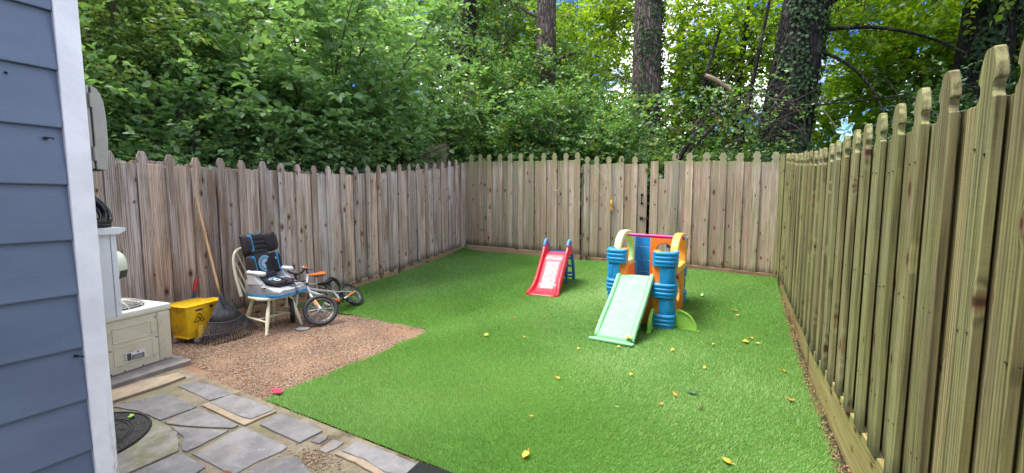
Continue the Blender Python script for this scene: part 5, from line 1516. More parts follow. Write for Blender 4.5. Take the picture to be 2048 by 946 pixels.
def archhole(x0, x1, z0, z1, n=24):
    """points of an arched opening, counter-clockwise from lower left, n points"""
    w = (x1-x0)/2; cx0 = (x0+x1)/2
    pts = []
    m = n-2
    for k in range(m):
        a = math.pi*k/(m-1)
        pts.append((cx0+w*math.cos(a), z1-w+w*math.sin(a)))
    return pts+[(x0, z0), (x1, z0)]
def match(inner, x0, x1, z0, z1):
    """project the inner loop on the rectangle from its centre"""
    cx0 = sum(p[0] for p in inner)/len(inner); cz0 = sum(p[1] for p in inner)/len(inner)
    out = []
    for a, b in inner:
        dx, dz = a-cx0, b-cz0
        t = min([((x1 if dx > 0 else x0)-cx0)/dx if abs(dx) > 1e-9 else 9e9, ((z1 if dz > 0 else z0)-cz0)/dz if abs(dz) > 1e-9 else 9e9])
        out.append((cx0+dx*t, cz0+dz*t))
    # pull the nearest loop points to the rectangle corners
    for X in (x0, x1):
        for Z in (z0, z1):
            k = min(range(len(out)), key=lambda i: (out[i][0]-X)**2+(out[i][1]-Z)**2)
            out[k] = (X, Z)
    return out
ih = archhole(-0.035, 0.165, 0.40+zb2, 0.76+zb2, 40)
mb = MB(); xzplate(mb, match(ih, -0.115, 0.235, 0.0+zb2, 0.855+zb2), yb-0.03, yb+0.03, ih)
mb.build('back_panel', M['t_orange'], pc, bevel=0.008, smooth=True)
def circ(cx0, cz0, r_, n=40): return [(cx0+r_*math.cos(2*math.pi*(k+.5)/n), cz0+r_*math.sin(2*math.pi*(k+.5)/n)) for k in range(n)]
zs_ = zground(0, 0)
ih = circ(-0.02, 0.30+zs_, 0.135)
for s_, mt in ((1, 't_orange'), (-1, 't_orange')):
    mb = MB(); yzplate(mb, match(ih, -CD+0.13, CD-0.13, 0.0+zs_, 0.555+zs_), s_*(CW+0.005)-0.028, s_*(CW+0.005)+0.028, ih)
    mb.build('side_panel', M[mt], pc, bevel=0.008, smooth=True)
    mb = MB().ring((s_*(CW+0.005), -0.02, 0.30+zs_), (1, 0, 0), 0.140, 0.020, 36, 8).build('hole_rim', M['t_yellow' if s_ > 0 else 't_orange'], pc, smooth=True)
# the two arched hand rails
def archband(s_, mat, y0, y1, zb_, zt_, wd, x, th):
    yc = (y0+y1)/2; hw_ = (y1-y0)/2
    def loop(off):
        P = []
        hh = hw_-off
        for k in range(25):
            a = math.pi*k/24
            P.append((yc+hh*math.copysign(abs(math.cos(a))**0.8, math.cos(a)), zt_-off-(hw_*0.85-off)+(hw_*0.85-off)*math.sin(a)**0.9))
        P += [(y0+off, zb_+off), (yc, zb_+off), (y1-off, zb_+off)]
        return P
    mb = MB(); yzplate(mb, loop(0), x-th/2, x+th/2, loop(wd))
    return mb.build('arch_rail', mat, pc, bevel=0.012, smooth=True)
archband(1, M['t_yellow'], -0.36, 0.33, 0.53+zs_, 0.985+zs_, 0.075, CW+0.02, 0.085)
archband(-1, M['t_palegreen'], -0.36, 0.33, 0.53+zs_, 1.00+zs_, 0.075, -CW-0.02, 0.085)
MB().tube([(-CW-0.02, -0.03, 0.945+zs_), (CW+0.055, -0.03, 0.930+zs_)], 0.020, 16).ball((CW+0.066, -0.03, 0.930+zs_), (0.016, 0.026, 0.026)).build('top_bar', M['t_magenta'], pc, smooth=True)
MB().tube([(CW-0.06, -0.25, 0.50+zs_), (CW+0.062, -0.25, 0.50+zs_)], 0.030, 16).build('side_peg', M['t_magenta'], pc, smooth=True)
# quarter-round feet
def quarter(fn):
    n = 14
    out = [(0, 0)]+[(0.225*math.cos(math.pi/2*k/n), 0.225*math.sin(math.pi/2*k/n)) for k in range(n+1)]
    inn = [(0.022, 0.022)]+[(0.022+0.180*math.cos(math.pi/2*k/n), 0.022+0.180*math.sin(math.pi/2*k/n)) for k in range(n+1)]
    f = MB().holed(out, inn, -0.016, 0.016, fn).build('quarter_foot', M['t_lime'], pc, bevel=0.003)
    MB().prism(inn, -0.005, 0.005, fn).prism([(0.20, 0.0), (0.245, 0.0), (0.245, 0.018), (0.20, 0.018)], -0.018, 0.018, fn).build('foot_web', M['t_lime'], f)
zq_ = zground(CW, -CD)-0.005
quarter(lambda a, b, d: Vector((CW+0.085+a, -CD+0.03+d, zq_+b)))
quarter(lambda a, b, d: Vector((0.165+d, -CD-0.05-a, zq_+b)))
# mint slide
zt2 = 0.560+zf_
SLT, SLB = Vector((-0.045, -CD-0.02, zt2)), Vector((-0.090, -1.225, zground(0, -1.22)+0.026))
def slp(t, x, h=0.0):
    if t < 0.12: base = SLT+Vector((0, -0.25*t, -0.006*(t/0.12)**2))
    else:
        a = SLT+Vector((0, -0.03, -0.006))
        base = a.lerp(SLB, (t-0.12)/0.88)
        u = (t-0.12)/0.88
        base.z += -0.040*math.sin(math.pi*u)*(1-u) + 0.012*max(0, u-0.9)*0
    return base+Vector((x, 0, h))
def shw(t): return float(np.interp(t, [0, 0.1, 0.85, 1.0], [0.160, 0.168, 0.172, 0.172]))
rows = []
tt = [0, 0.04, 0.08, 0.12, 0.2, 0.32, 0.45, 0.6, 0.75, 0.88, 0.95, 1.0]
for t in tt:
    w = shw(t)
    rows.append([slp(t, w*k/6, 0) for k in range(-6, 7)])
MB().grid(rows).build('slide_bed', M['t_mint'], pc, smooth=True, solid=0.016)
for s_ in (-1, 1):
    loops = []
    for t in tt[:-1]+[0.965]:
        w = shw(t); h = float(np.interp(t, [0, 0.05, 0.85, 0.965], [0.030, 0.042, 0.042, 0.020]))
        p = [(w-0.012, -0.008), (w-0.004, h*0.8), (w+0.010, h), (w+0.028, h), (w+0.036, h*0.7), (w+0.036, -0.020)]
        loops.append([slp(t, s_*a, b) for a, b in p])
    MB().loft(loops).build('slide_rim', M['t_mint'], pc, smooth=True, angle=50)
lip = [(-0.245, -0.005), (-0.235, -0.050), (0.215, -0.050), (0.225, -0.005), (0.185, 0.012), (0.172, 0.05), (-0.172, 0.05), (-0.190, 0.012)]
MB().prism(lip, -0.004, 0.018, lambda a, b, d: slp(1.0, a, 0)+Vector((0, b-0.012, d-0.010))).build('slide_lip', M['t_mint'], pc, bevel=0.006)

# ------------------------------------------------------------------ fallen leaves
def leaf_shape(lobed, size, mat, name='fallen_leaf', curl=0.3):
    mb = MB()
    n = 15
    ring = []
    for k in range(n):
        a = 2*math.pi*k/n
        r_ = size*((0.72+0.28*abs(math.cos(2.5*a))) if lobed else (0.45+0.55*abs(math.cos(a))**1.3))
        ring.append((a, r_))
    c = mb.bm.verts.new((0, 0, 0.0))
    vs = []
    for a, r_ in ring:
        vs.append(mb.bm.verts.new((math.cos(a)*r_, math.sin(a)*r_*0.85, curl*size*(math.sin(a*2+0.6)*0.35+abs(math.sin(a))*0.5)+random.uniform(0, .08)*size)))
    for k in range(n): mb.bm.faces.new((c, vs[k], vs[(k+1) % n]))
    mb.tube([(-size*0.9, 0, 0.1*size*curl), (-size*1.7, 0.1*size, 0.25*size)], [0.0014, 0.0010], 4)
    return mb.build(name, mat, None, smooth=True, solid=0.0012)
FY, FO, FP, FG, FB = M['leaf_fallen'], M['leaf_fallen_orange'], M['leaf_fallen_pale'], M['leaf_fallen_green'], M['leaf_fallen_brown']
LV = [
 (-2.31,3.64,1,.040,FY,'yellow star shaped leaf in the middle of the turf left of the mint slide'),
 (-2.36,4.34,0,.024,FO,'small tan leaf behind the yellow star leaf, nearest the red slide'),
 (-2.03,4.50,0,.018,FO,'tiny tan leaf halfway between the red slide and the mint slide'),
 (-1.91,3.74,0,.026,FO,'small tan leaf just right of the yellow star leaf'),
 (-1.75,3.83,0,.022,FO,'small tan leaf between the star leaf and the mint slide'),
 (-1.30,3.68,0,.026,FY,'yellow leaf on the turf left of the mint slide foot'),
 (-1.41,4.65,0,.022,FO,'pale brown leaf against the left edge of the mint slide'),
 (-0.985,3.945,0,.030,FY,'round yellow leaf lying just below the mint slide lip'),
 (-0.51,4.09,0,.034,FY,'yellow leaf on the turf right of the mint slide'),
 (-0.18,4.43,0,.026,FY,'small yellow leaf left of the cluster of three near the right fence'),
 (-0.01,5.63,1,.040,FY,'farthest yellow leaf on the turf right of the climber'),
 (0.02,5.47,0,.024,FY,'small yellow leaf just below the farthest yellow leaf'),
 (0.15,4.78,0,.036,FY,'topmost leaf of the yellow cluster of three near the right fence'),
 (0.10,4.66,1,.042,FY,'largest leaf of the yellow cluster of three near the right fence'),
 (0.20,4.66,0,.028,FY,'rightmost leaf of the yellow cluster of three near the right fence'),
 (0.37,4.07,0,.036,FY,'yellow leaf on the turf close beside the right fence board'),
 (-0.41,6.13,0,.045,FP,'pale green leaf on the turf behind the climber foot'),
 (-0.73,3.36,1,.026,FY,'small yellow leaf on the turf directly below the mint slide lip'),
 (-0.21,3.78,0,.026,FY,'small yellow leaf on the turf right of centre in front of the climber'),
 (-1.22,2.98,1,.026,FY,'small pale yellow leaf on the turf in front of the mint slide, left'),
 (-0.37,3.18,0,.030,FO,'pale orange leaf just left of the dark green leaf'),
 (-0.26,3.27,0,.048,FG,'dark green glossy leaf lying on the turf'),
 (-0.43,2.97,0,.022,FO,'small orange leaf below the dark green leaf'),
 (-1.15,2.36,0,.018,FO,'tiny orange leaf on the near turf above the large near yellow leaf'),
 (0.37,3.46,0,.044,FO,'curled orange leaf near the right fence'),
 (-1.00,1.98,1,.036,FY,'large yellow leaf nearest the patio at the bottom edge'),
 (-0.01,2.47,1,.036,FY,'yellow leaf at the bottom of the photo near the right fence'),
 (-0.19,3.05,0,.026,FB,'dark brownish leaf below the dark green leaf'),
 (-0.69,2.76,0,.014,FP,'tiny pale fleck of leaf on the near turf'),
]
rl = random.Random(77)
for x, y, lob, sz, mt, lbl in LV:
    o = leaf_shape(bool(lob), sz*0.76, mt, curl=0.45)
    o.location = (x, y, float(gz(x, y)+turf_f(x, y))+0.020)
    o.rotation_euler = (rl.uniform(-.25, .25), rl.uniform(-.25, .25), rl.uniform(0, 6.28))
    tag(o, lbl, 'leaf', 'leaves fallen on the turf')
for (x, y, z, sz, mt, lbl, rx) in ((-0.925, 4.115, 0.075, .042, FY, 'yellow leaf resting on the mint slide foot', 0.35), (-3.45, 1.085, 0.036, .026, M['t_lime'], 'bright yellow green leaf on the round ornate cover', 0.2),
        (-2.285, 1.075, 0.034, .034, FB, 'reddish brown leaf on the slate patio', 0.3), (-4.25, 2.99, 0.026, .040, FO, 'orange leaf on the gravel under the tipped bicycle wheel', 0.3), (-4.02, 3.43, 0.024, .026, FB, 'brown leaf on the gravel by the turf edge', 0.3)):
    o = leaf_shape(False, sz, mt, curl=0.5)
    o.location = (x, y, z); o.rotation_euler = (rx, 0.1, rl.uniform(0, 6.28))
    tag(o, lbl, 'leaf')
# ------------------------------------------------------------------ vegetation
def leaf_arrays(P, A, Nn, L, Wd):
    """6-vertex folded leaves: base, right, right, tip, left, left"""
    A = nrm(A); S_ = nrm(np.cross(Nn, A)); U = np.cross(A, S_)
    L = L[:, None]; W = (Wd[:, None])*L
    b = P
    t = P+A*L-U*L*0.10
    fold = U*W*0.35
    r1 = P+A*L*0.28+S_*W*0.80+fold; r2 = P+A*L*0.62+S_*W*0.86+fold*0.8-U*L*0.03
    l1 = P+A*L*0.28-S_*W*0.80+fold; l2 = P+A*L*0.62-S_*W*0.86+fold*0.8-U*L*0.03
    V = np.stack([b, r1, r2, t, l2, l1], 1).reshape(-1, 3)
    n = len(P); i = (np.arange(n)*6)[:, None]
    F = np.concatenate([i+np.array([[0, 1, 2, 3]]), i+np.array([[0, 3, 4, 5]])], 1).reshape(-1)
    return V, F, n
def leaves_obj(name, P, A, Nn, L, Wd, tint, mat, parent, world=True):
    V, F, n = leaf_arrays(P, A, Nn, L, Wd)
    if parent is not None and world: V = V-np.array(parent.location)
    o = np_mesh(name, V, F, np.arange(2*n)*4, mat, parent, {'tint': np.repeat(np.clip(tint, 0, 1), 6)})
    o['kind'] = 'stuff'
    return o
def sprays(rng, O, D, nl, slen, llen, flatness=0.75, width=0.36, tint0=0.5, tsd=0.2, special=0.0, droop=0.15):
    """leaf sprays: alternate leaves along a twig that starts at O and heads D; leaves lie mostly level"""
    n = len(O)
    D = nrm(D)
    up = np.array([0, 0, 1.0])
    lat = nrm(np.cross(D, up)+rng.normal(0, .05, D.shape))
    t = np.linspace(0.08, 1.0, nl)[None, :, None]
    sl = (slen*rng.uniform(.7, 1.3, n))[:, None, None]
    P = O[:, None]+D[:, None]*t*sl-up*droop*sl*t*t+rng.normal(0, .012, (n, nl, 3))
    side = np.where(np.arange(nl) % 2 == 0, 1.0, -1.0)[None, :, None]
    A = D[:, None]*0.65+lat[:, None]*side*0.8+rng.normal(0, .28, (n, nl, 3))-up*0.15
    A[:, -1] = D+rng.normal(0, .2, (n, 3))
    A = nrm(A)
    N0 = up[None, None]*flatness+rng.normal(0, .38, (n, nl, 3))
    N0 = nrm(N0-A*(N0*A).sum(-1, keepdims=True))
    L = llen*rng.uniform(.6, 1.2, (n, nl))
    W = width*rng.uniform(.8, 1.2, (n, nl))
    ti = np.clip(tint0+rng.normal(0, tsd*0.7, (n, 1))+rng.normal(0, tsd*0.7, (n, nl)), 0, 0.93)
    if special > 0:
        ti = np.where(rng.uniform(0, 1, (n, nl)) < special, rng.uniform(.95, 1.0, (n, nl)), ti)
    f = lambda a: a.reshape(-1, a.shape[-1]) if a.ndim == 3 else a.reshape(-1)
    return f(P), f(A), f(N0), f(L), f(W), f(ti)
def cat(*gs): return [np.concatenate(c) for c in zip(*gs)]
def bez(a, b, c, n):
    t = np.linspace(0, 1, n)[:, None]
    return (1-t)**2*a+2*t*(1-t)*b+t*t*c
def branch_paths(rng, base, ends, rise=0.5, n=8):
    out = []
    for e in ends:
        m = base*0.45+e*0.55; m = m+np.array([0, 0, rise*np.linalg.norm(e-base)*0.3])+rng.normal(0, .12, 3)
        out.append(bez(base+rng.normal(0, .06, 3)*np.array([1, 1, 0]), m, e, n))
    return out
def branch_mesh(name, paths, r0, r1, mat, parent, n=6):
    mb = MB()
    for p in paths:
        k = len(p)
        mb.tube([Vector(q) for q in p], [r0+(r1-r0)*i/(k-1) for i in range(k)], n, cap=False)
    return mb.build(name, mat, parent, world=True, smooth=True)

def shrub(name, label, cat_, base, ends, mat, seed, nl=11, slen=0.55, llen=0.10, per=26, tint=0.5, tsd=0.2, special=0.01, r0=0.030, spread=0.30, width=0.36, group=None, flat=0.75, nsub=5, tmin=0.3, stem_mat=None, filt=None):
    rng = np.random.default_rng(seed)
    base = np.array(base, float)
    par = thing(name, label, cat_, tuple(base), 0, group)
    mains = branch_paths(rng, base, ends)
    subs = []
    for p in mains:
        d = p[-1]-p[0]
        for j in range(nsub):
            i = rng.integers(len(p)//3, len(p)-1)
            e = p[i]+nrm(d+rng.normal(0, .55*np.linalg.norm(d), 3)*np.array([1, 1, .55]))*rng.uniform(.5, 1.25)*0.30*np.linalg.norm(d)
            subs.append(bez(p[i], (p[i]+e)/2+np.array([0, 0, .10]), e, 5))
    if filt is not None: subs = [q for q in subs if filt(q[-1:, 0], q[-1:, 1], q[-1:, 2])[0]]
    branch_mesh('stem', mains, r0, 0.006, stem_mat or M['twig'], par)
    if subs: branch_mesh('branch', subs, 0.010, 0.003, stem_mat or M['twig'], par, 5)['kind'] = 'stuff'
    O, D = [], []
    for p, m_ in [(p, per) for p in mains]+[(p, max(4, per//2)) for p in subs]:
        t = rng.uniform(tmin if len(p) > 5 else 0.15, 1.0, m_)*(len(p)-1)
        i = np.minimum(t.astype(int), len(p)-2); f = (t-i)[:, None]
        q = p[i]*(1-f)+p[i+1]*f
        d = nrm(p[i+1]-p[i])
        O.append(q+rng.normal(0, spread*0.35, q.shape)); D.append(d*0.55+rng.normal(0, .62, q.shape)*np.array([1, 1, .5]))
    O = np.concatenate(O); D = np.concatenate(D)
    if filt is not None:
        e = O+nrm(D)*slen
        k = filt(O[:, 0], O[:, 1], O[:, 2]) & filt(e[:, 0], e[:, 1], e[:, 2])
        O, D = O[k], D[k]
    g_ = sprays(rng, O, D, nl, slen, llen, flat, width, tint, tsd, special)
    if filt is not None:
        k = filt(*(g_[0]+g_[1]*g_[3][:, None]).T)
        g_ = [a[k] for a in g_]
    leaves_obj('foliage', *g_, mat, par)
    return par, O, D
# nothing may reach over the yard below head height
def outside(x, y, z):
    left = x < np.where(z < 2.45, -5.56, -5.35+0.25*(z-2.4))
    back = y > np.where(z < 2.55, 7.68, 7.55)
    right = x > 0.80
    return left | back | right
T = lambda x, y: float(terrain(np.array(x, float), np.array(y, float)))

# the broad light green shrub behind the left fence
rng = np.random.default_rng(101)
base = np.array([-7.75, 5.75, T(-7.75, 5.75)-0.1])
ends = []
for k in range(44):
    a = rng.uniform(0, 2*math.pi); q = rng.uniform(0.35, 1)**0.6
    e = base+np.array([3.3*q*math.cos(a), 3.3*q*math.sin(a), 0])
    e[2] = 2.1+rng.uniform(0.1, 1)*5.0*(1-0.62*q*q)
    ends.append(e)
# low reaching arms along the top of the fence
for x, y, z in ((-5.95, 4.4, 2.45), (-5.9, 5.2, 2.55), (-5.85, 5.9, 2.7), (-5.9, 6.6, 2.9), (-6.1, 3.6, 2.5), (-6.2, 7.2, 3.0), (-6.0, 4.9, 3.1), (-6.0, 6.2, 3.4), (-6.2, 4.2, 3.3), (-6.1, 5.5, 2.3), (-6.0, 6.9, 2.45)):
    ends.append(np.array([x, y, z]))
shrub_o, O1, D1 = shrub('leafy_shrub', 'broad light green shrub with fanning branches behind the left fence', 'shrub', base, ends, M['leaf_shrub'], 102, nl=12, slen=0.62, llen=0.135, per=24, tint=0.55, tsd=0.2, special=0.006, filt=outside)
# some of its large leaves nearest the fence, one by one
rng = np.random.default_rng(7)
V6 = np.array([(0, 0, 0), (.28, .30, .08), (.62, .31, .06), (1, 0, -.10), (.62, -.31, .06), (.28, -.30, .08)])
lm = bpy.data.meshes.new('leaf'); lm.from_pydata([tuple(v) for v in V6], [], [(0, 1, 2, 3), (0, 3, 4, 5)])
at = lm.attributes.new('tint', 'FLOAT', 'POINT'); at.data.foreach_set('value', np.full(6, 0.8, np.float32)); lm.materials.append(M['leaf_shrub'])
for k in range(170):
    t = rng.uniform(0, 1)
    x, y = -5.72+rng.normal(0, .07), 3.9+3.0*t
    z = 2.15+0.12*max(0, y-4.4)+abs(rng.normal(0, .30))
    if not outside(np.array([x+.1]), np.array([y]), np.array([z]))[0]: continue
    o = link(bpy.data.objects.new('leaf', lm)); o.parent = shrub_o
    o.location = Vector((x, y, z))-Vector(shrub_o.location)
    s_ = rng.uniform(.09, .145); o.scale = (s_, s_, s_)
    o.rotation_euler = (rng.normal(0, .35), rng.normal(.15, .35), rng.uniform(-1.3, 1.3))

# finer yellow-green saplings to its left
for i, (x, y, hgt, sp_, sd) in enumerate(((-7.6, 2.3, 5.6, 1.6, 201), (-8.9, 3.7, 7.4, 2.2, 202), (-6.7, 1.0, 3.9, 1.3, 203), (-10.6, 2.2, 7.5, 2.4, 204), (-9.6, 5.6, 8.2, 2.2, 205))):
    rng = np.random.default_rng(sd)
    b = np.array([x, y, T(x, y)-0.1]); ends = []
    for k in range(30):
        a = rng.uniform(0, 6.28); q = rng.uniform(.2, 1)
        ends.append(b+np.array([sp_*q*math.cos(a), sp_*q*math.sin(a), hgt*rng.uniform(.28, 1.0)*(1-.25*q)]))
    shrub('sapling', ['fine leaved yellow green sapling behind the left fence, nearest the utility box', 'tall fine leaved sapling behind and between the light green shrub and the utility box', 'low fine leaved bush at the far left above the utility box side of the fence', 'farthest fine leaved sapling at the left edge of the trees', 'tall sapling rising directly behind the broad light green shrub'][i], 'tree', b, ends, M['leaf_fine'], sd+50,
          nl=13, slen=0.42, llen=0.066, per=30, tint=0.5, tsd=0.26, special=0.03, r0=0.026, width=0.30, flat=0.5, filt=outside, group='saplings behind the left fence')
# darker low growth just behind the left fence
rng = np.random.default_rng(210)
b = np.array([-6.5, 2.5, T(-6.5, 2.5)-0.05])
ends = [np.array([-5.95-0.8*rng.uniform(0, 1), rng.uniform(1.0, 5.4), rng.uniform(1.6, 2.95)]) for k in range(46)]
shrub('bramble', 'low green bramble peeping over the left fence above the rake', 'shrub', b, ends, M['leaf_shrub'], 211, nl=10, slen=0.42, llen=0.092, per=22, tint=0.6, tsd=0.25, special=0.02, filt=outside)
# vine covered bushes behind the back fence
VB = [(-5.5, 9.0, 3.0, 1.5, 'vine covered bush behind the back left corner of the fence', 301), (-4.2, 9.3, 2.9, 1.4, 'vine covered bush behind the fence above the red slide', 302), (-2.9, 9.4, 2.6, 1.3, 'leafy bush behind the gate with a few yellow leaves', 303),
      (-1.7, 10.2, 2.3, 1.3, 'leafy bush behind the fence above the play climber', 304), (-0.3, 9.6, 1.9, 1.0, 'low leafy bush behind the fence right of the gate', 305), (-6.6, 10.6, 4.2, 1.7, 'tall vine covered bush beside the thin dark trunk', 306), (-4.9, 10.9, 4.3, 1.2, 'vine hung bush climbing around the pale trunk', 307), (-3.4, 11.0, 3.2, 1.4, 'open leafy bush between the two middle trunks', 308)]
for x, y, hgt, sp_, lbl, sd in VB:
    rng = np.random.default_rng(sd)
    b = np.array([x, y, T(x, y)-0.1]); ends = []
    for k in range(26):
        a = rng.uniform(0, 6.28); q = rng.uniform(.15, 1)
        ends.append(b+np.array([sp_*q*math.cos(a), sp_*q*math.sin(a), hgt*rng.uniform(.35, 1.0)*(1-.3*q*q)]))
    shrub('vine_bush', lbl, 'bush', b, ends, M['leaf_vine'], sd+50, nl=9, slen=0.45, llen=0.100 if y < 10 else 0.092, per=20, tint=0.5, tsd=0.27, special=0.025, r0=0.022, width=0.42, flat=0.35, filt=outside, group='bushes behind the back fence')
# dark understory on the right
for x, y, hgt, sp_, lbl, sd in ((1.9, 9.6, 2.5, 1.5, 'dark shrub behind the right fence by the aqua flower ornament', 401), (3.0, 8.2, 2.7, 1.5, 'dark shrub behind the right fence beside the rightmost trunk', 402), (0.3, 9.3, 2.3, 0.9, 'feathery dark shrub over the back right corner of the fence', 403), (2.6, 11.5, 3.6, 1.8, 'tall dark shrub between the leaning trunk and the rightmost trunk', 404), (4.9, 9.2, 3.2, 1.6, 'dark shrub behind the near end of the right fence', 405)):
    rng = np.random.default_rng(sd)
    b = np.array([x, y, T(x, y)-0.1]); ends = []
    for k in range(24):
        a = rng.uniform(0, 6.28); q = rng.uniform(.15, 1)
        ends.append(b+np.array([sp_*q*math.cos(a), sp_*q*math.sin(a), hgt*rng.uniform(.35, 1.0)*(1-.3*q*q)]))
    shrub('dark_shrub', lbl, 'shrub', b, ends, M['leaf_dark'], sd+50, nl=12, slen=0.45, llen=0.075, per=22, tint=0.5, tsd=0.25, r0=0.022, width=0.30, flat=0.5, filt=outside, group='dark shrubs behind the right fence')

# tangle of bare vines and dead limbs behind the fence right of the gate
tg = thing('dead_branches', 'tangle of bare vines and dead limbs behind the fence right of the gate', 'dead branches', (-0.6, 9.9, T(-0.6, 9.9)))
rng = np.random.default_rng(55)
paths = []
for k in range(190):
    a = np.array([rng.normal(-0.5, 0.85), rng.normal(10.0, 0.5), rng.uniform(0.6, 3.6)])
    d = nrm(rng.normal(0, 1, 3)+np.array([0.5, 0, 0.15]))
    L = rng.uniform(.5, 1.7)
    c = a+d*L; m = (a+c)/2+rng.normal(0, .22, 3)
    if min(a[1], c[1], m[1]) < 7.9: continue
    paths.append(bez(a, m, c, 7))
branch_mesh('bare_vine', paths, 0.009, 0.004, M['twig'], tg, 5)
paths = [bez(np.array(a), np.array(b), np.array(c), 10) for a, b, c in (((-1.55, 9.6, 1.9), (-0.9, 9.9, 2.7), (-0.35, 10.3, 3.3)), ((-1.3, 9.3, 2.0), (-1.1, 9.4, 2.5), (-0.75, 9.7, 3.1)), ((-0.2, 10.2, 1.6), (0.05, 10.3, 3.6), (0.35, 10.5, 5.6)), ((-0.95, 10.4, 3.1), (-0.85, 10.4, 4.2), (-0.55, 10.5, 5.2)))]
for q in paths: branch_mesh('limb', [q], 0.065, 0.028, M['bark_dark'], tg, 9)
branch_mesh('broken_limb', [bez(np.array((-0.80, 10.2, 4.15)), np.array((-0.55, 10.2, 4.05)), np.array((-0.25, 10.25, 3.75)), 6)], 0.055, 0.045, M['dead_wood'], tg, 9)
rng = np.random.default_rng(56)
O = np.stack([rng.normal(-0.6, .9, 260), rng.normal(10.0, .5, 260), rng.uniform(1.2, 3.9, 260)], -1)
leaves_obj('foliage', *sprays(rng, O, rng.normal(0, 1, O.shape), 8, 0.4, 0.085, 0.4, 0.42, 0.5, 0.25, 0.03), M['leaf_vine'], tg)

# ------------------------------------------------------------------ trees
def tree(label, pts, radii, bark_m, seed, crown, ivy=None, limbs=(), leafm='leaf_canopy', llen=0.115, group='trees behind the fences', tint=0.55, nspray=900, special=0.02, clumps=26):
    rng = np.random.default_rng(seed)
    par = thing('tree', label, 'tree', pts[0], 0, group)
    P = np.array(pts, float)
    # resample the trunk and make it slightly uneven
    mb = MB(); n = 22
    t = np.linspace(0, len(P)-1, 26); i = np.minimum(t.astype(int), len(P)-2); f = (t-i)[:, None]
    Q = P[i]*(1-f)+P[i+1]*f; rad = np.interp(t, np.arange(len(P)), radii)
    loops = []
    for q, r_ in zip(Q, rad):
        loops.append([Vector((q[0]+math.cos(a)*r_*(1+0.06*math.sin(3*a+q[2]*0.7)+0.04*math.sin(7*a+seed)), q[1]+math.sin(a)*r_*(1+0.06*math.sin(3*a+q[2]*0.7)), q[2])) for a in [2*math.pi*k/n for k in range(n)]])
    mb.loft(loops).build('trunk', bark_m, par, world=True, smooth=True)
    if limbs:
        for a, b, c, r_ in limbs: branch_mesh('limb', [bez(np.array(a, float), np.array(b, float), np.array(c, float), 12)], r_, r_*0.35, bark_m, par, 9)
    if ivy:
        a0, a1, z0, z1, cnt = ivy
        th = np.radians(rng.uniform(a0, a1, cnt)+rng.normal(0, 7, cnt)); z = rng.uniform(z0, z1, cnt)
        cx_ = np.interp(z, Q[:, 2], Q[:, 0]); cy_ = np.interp(z, Q[:, 2], Q[:, 1]); rr = np.interp(z, Q[:, 2], rad)+rng.uniform(.0, .07, cnt)
        keep_ = (np.sin(th*5+z*2.1)+np.sin(z*4.3+th*2)+rng.normal(0, .6, cnt)) > -0.5
        N0 = np.stack([np.cos(th), np.sin(th), 0.25+0*th], -1)+rng.normal(0, .25, (cnt, 3))
        A = np.stack([rng.normal(0, .6, cnt), rng.normal(0, .6, cnt), -np.ones(cnt)], -1)
        A = nrm(A-N0*(A*N0).sum(-1, keepdims=True)/np.maximum((N0*N0).sum(-1, keepdims=True), 1e-6))
        Pp = np.stack([cx_+np.cos(th)*rr, cy_+np.sin(th)*rr, z], -1)[keep_]
        m_ = len(Pp)
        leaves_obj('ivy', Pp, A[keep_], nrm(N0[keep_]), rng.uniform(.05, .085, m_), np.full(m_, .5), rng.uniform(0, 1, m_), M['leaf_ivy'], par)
    if crown:
        O, D = [], []
        for (c, e, cnt) in crown:
            c = np.array(c, float); e = np.array(e, float)
            k = max(4, int(clumps*cnt))
            cc = c+e*nrm(rng.normal(0, 1, (k, 3)))*(rng.uniform(.1, 1, (k, 1))**0.5)
            m_ = int(nspray*cnt)
            j = rng.integers(0, k, m_)
            o_ = cc[j]+rng.normal(0, 1, (m_, 3))*np.array([.42, .42, .26])
            O.append(o_); D.append(nrm(o_-cc[j])+rng.normal(0, .5, (m_, 3))*np.array([1, 1, .4]))
        O = np.concatenate(O); D = np.concatenate(D)
        k = outside(O[:, 0], O[:, 1], O[:, 2]) & (O[:, 1] > 7.9) | (O[:, 0] < -6.2) | (O[:, 0] > 1.4)
        O, D = O[k], D[k]
        leaves_obj('crown', *sprays(rng, O, D, 9, 0.5, llen, 0.45, 0.40, tint, 0.24, special), M[leafm], par)
        # thin twigs that carry the sprays
        sel = rng.choice(len(O), min(260, len(O)), replace=False)
        branch_mesh('twig', [np.stack([O[s]-D[s]/np.linalg.norm(D[s])*0.5+np.array([0, 0, -.15]), O[s], O[s]+D[s]/np.linalg.norm(D[s])*0.45]) for s in sel], 0.011, 0.004, M['twig'], par, 4)['kind'] = 'stuff'
    return par
tree('pale barked tree with vines round it behind the fence above the red slide', [(-4.92, 10.99, T(-4.9, 11)-0.2), (-4.92, 10.98, 3.3), (-4.95, 10.97, 7.2), (-5.0, 11.0, 11.5)], [0.36, 0.285, 0.26, 0.22], M['bark'], 501,
     [((-5.6, 13.2, 6.2), (1.9, 1.3, 2.2), 0.75), ((-3.9, 12.9, 7.4), (1.0, 1.0, 1.3), 0.4)], ivy=(150, 300, 3.2, 5.6, 420), limbs=[((-4.93, 10.97, 5.2), (-4.2, 11.0, 5.6), (-3.5, 11.3, 5.3), 0.06), ((-4.95, 10.97, 6.4), (-5.8, 10.9, 6.9), (-6.5, 11.3, 7.6), 0.06)])
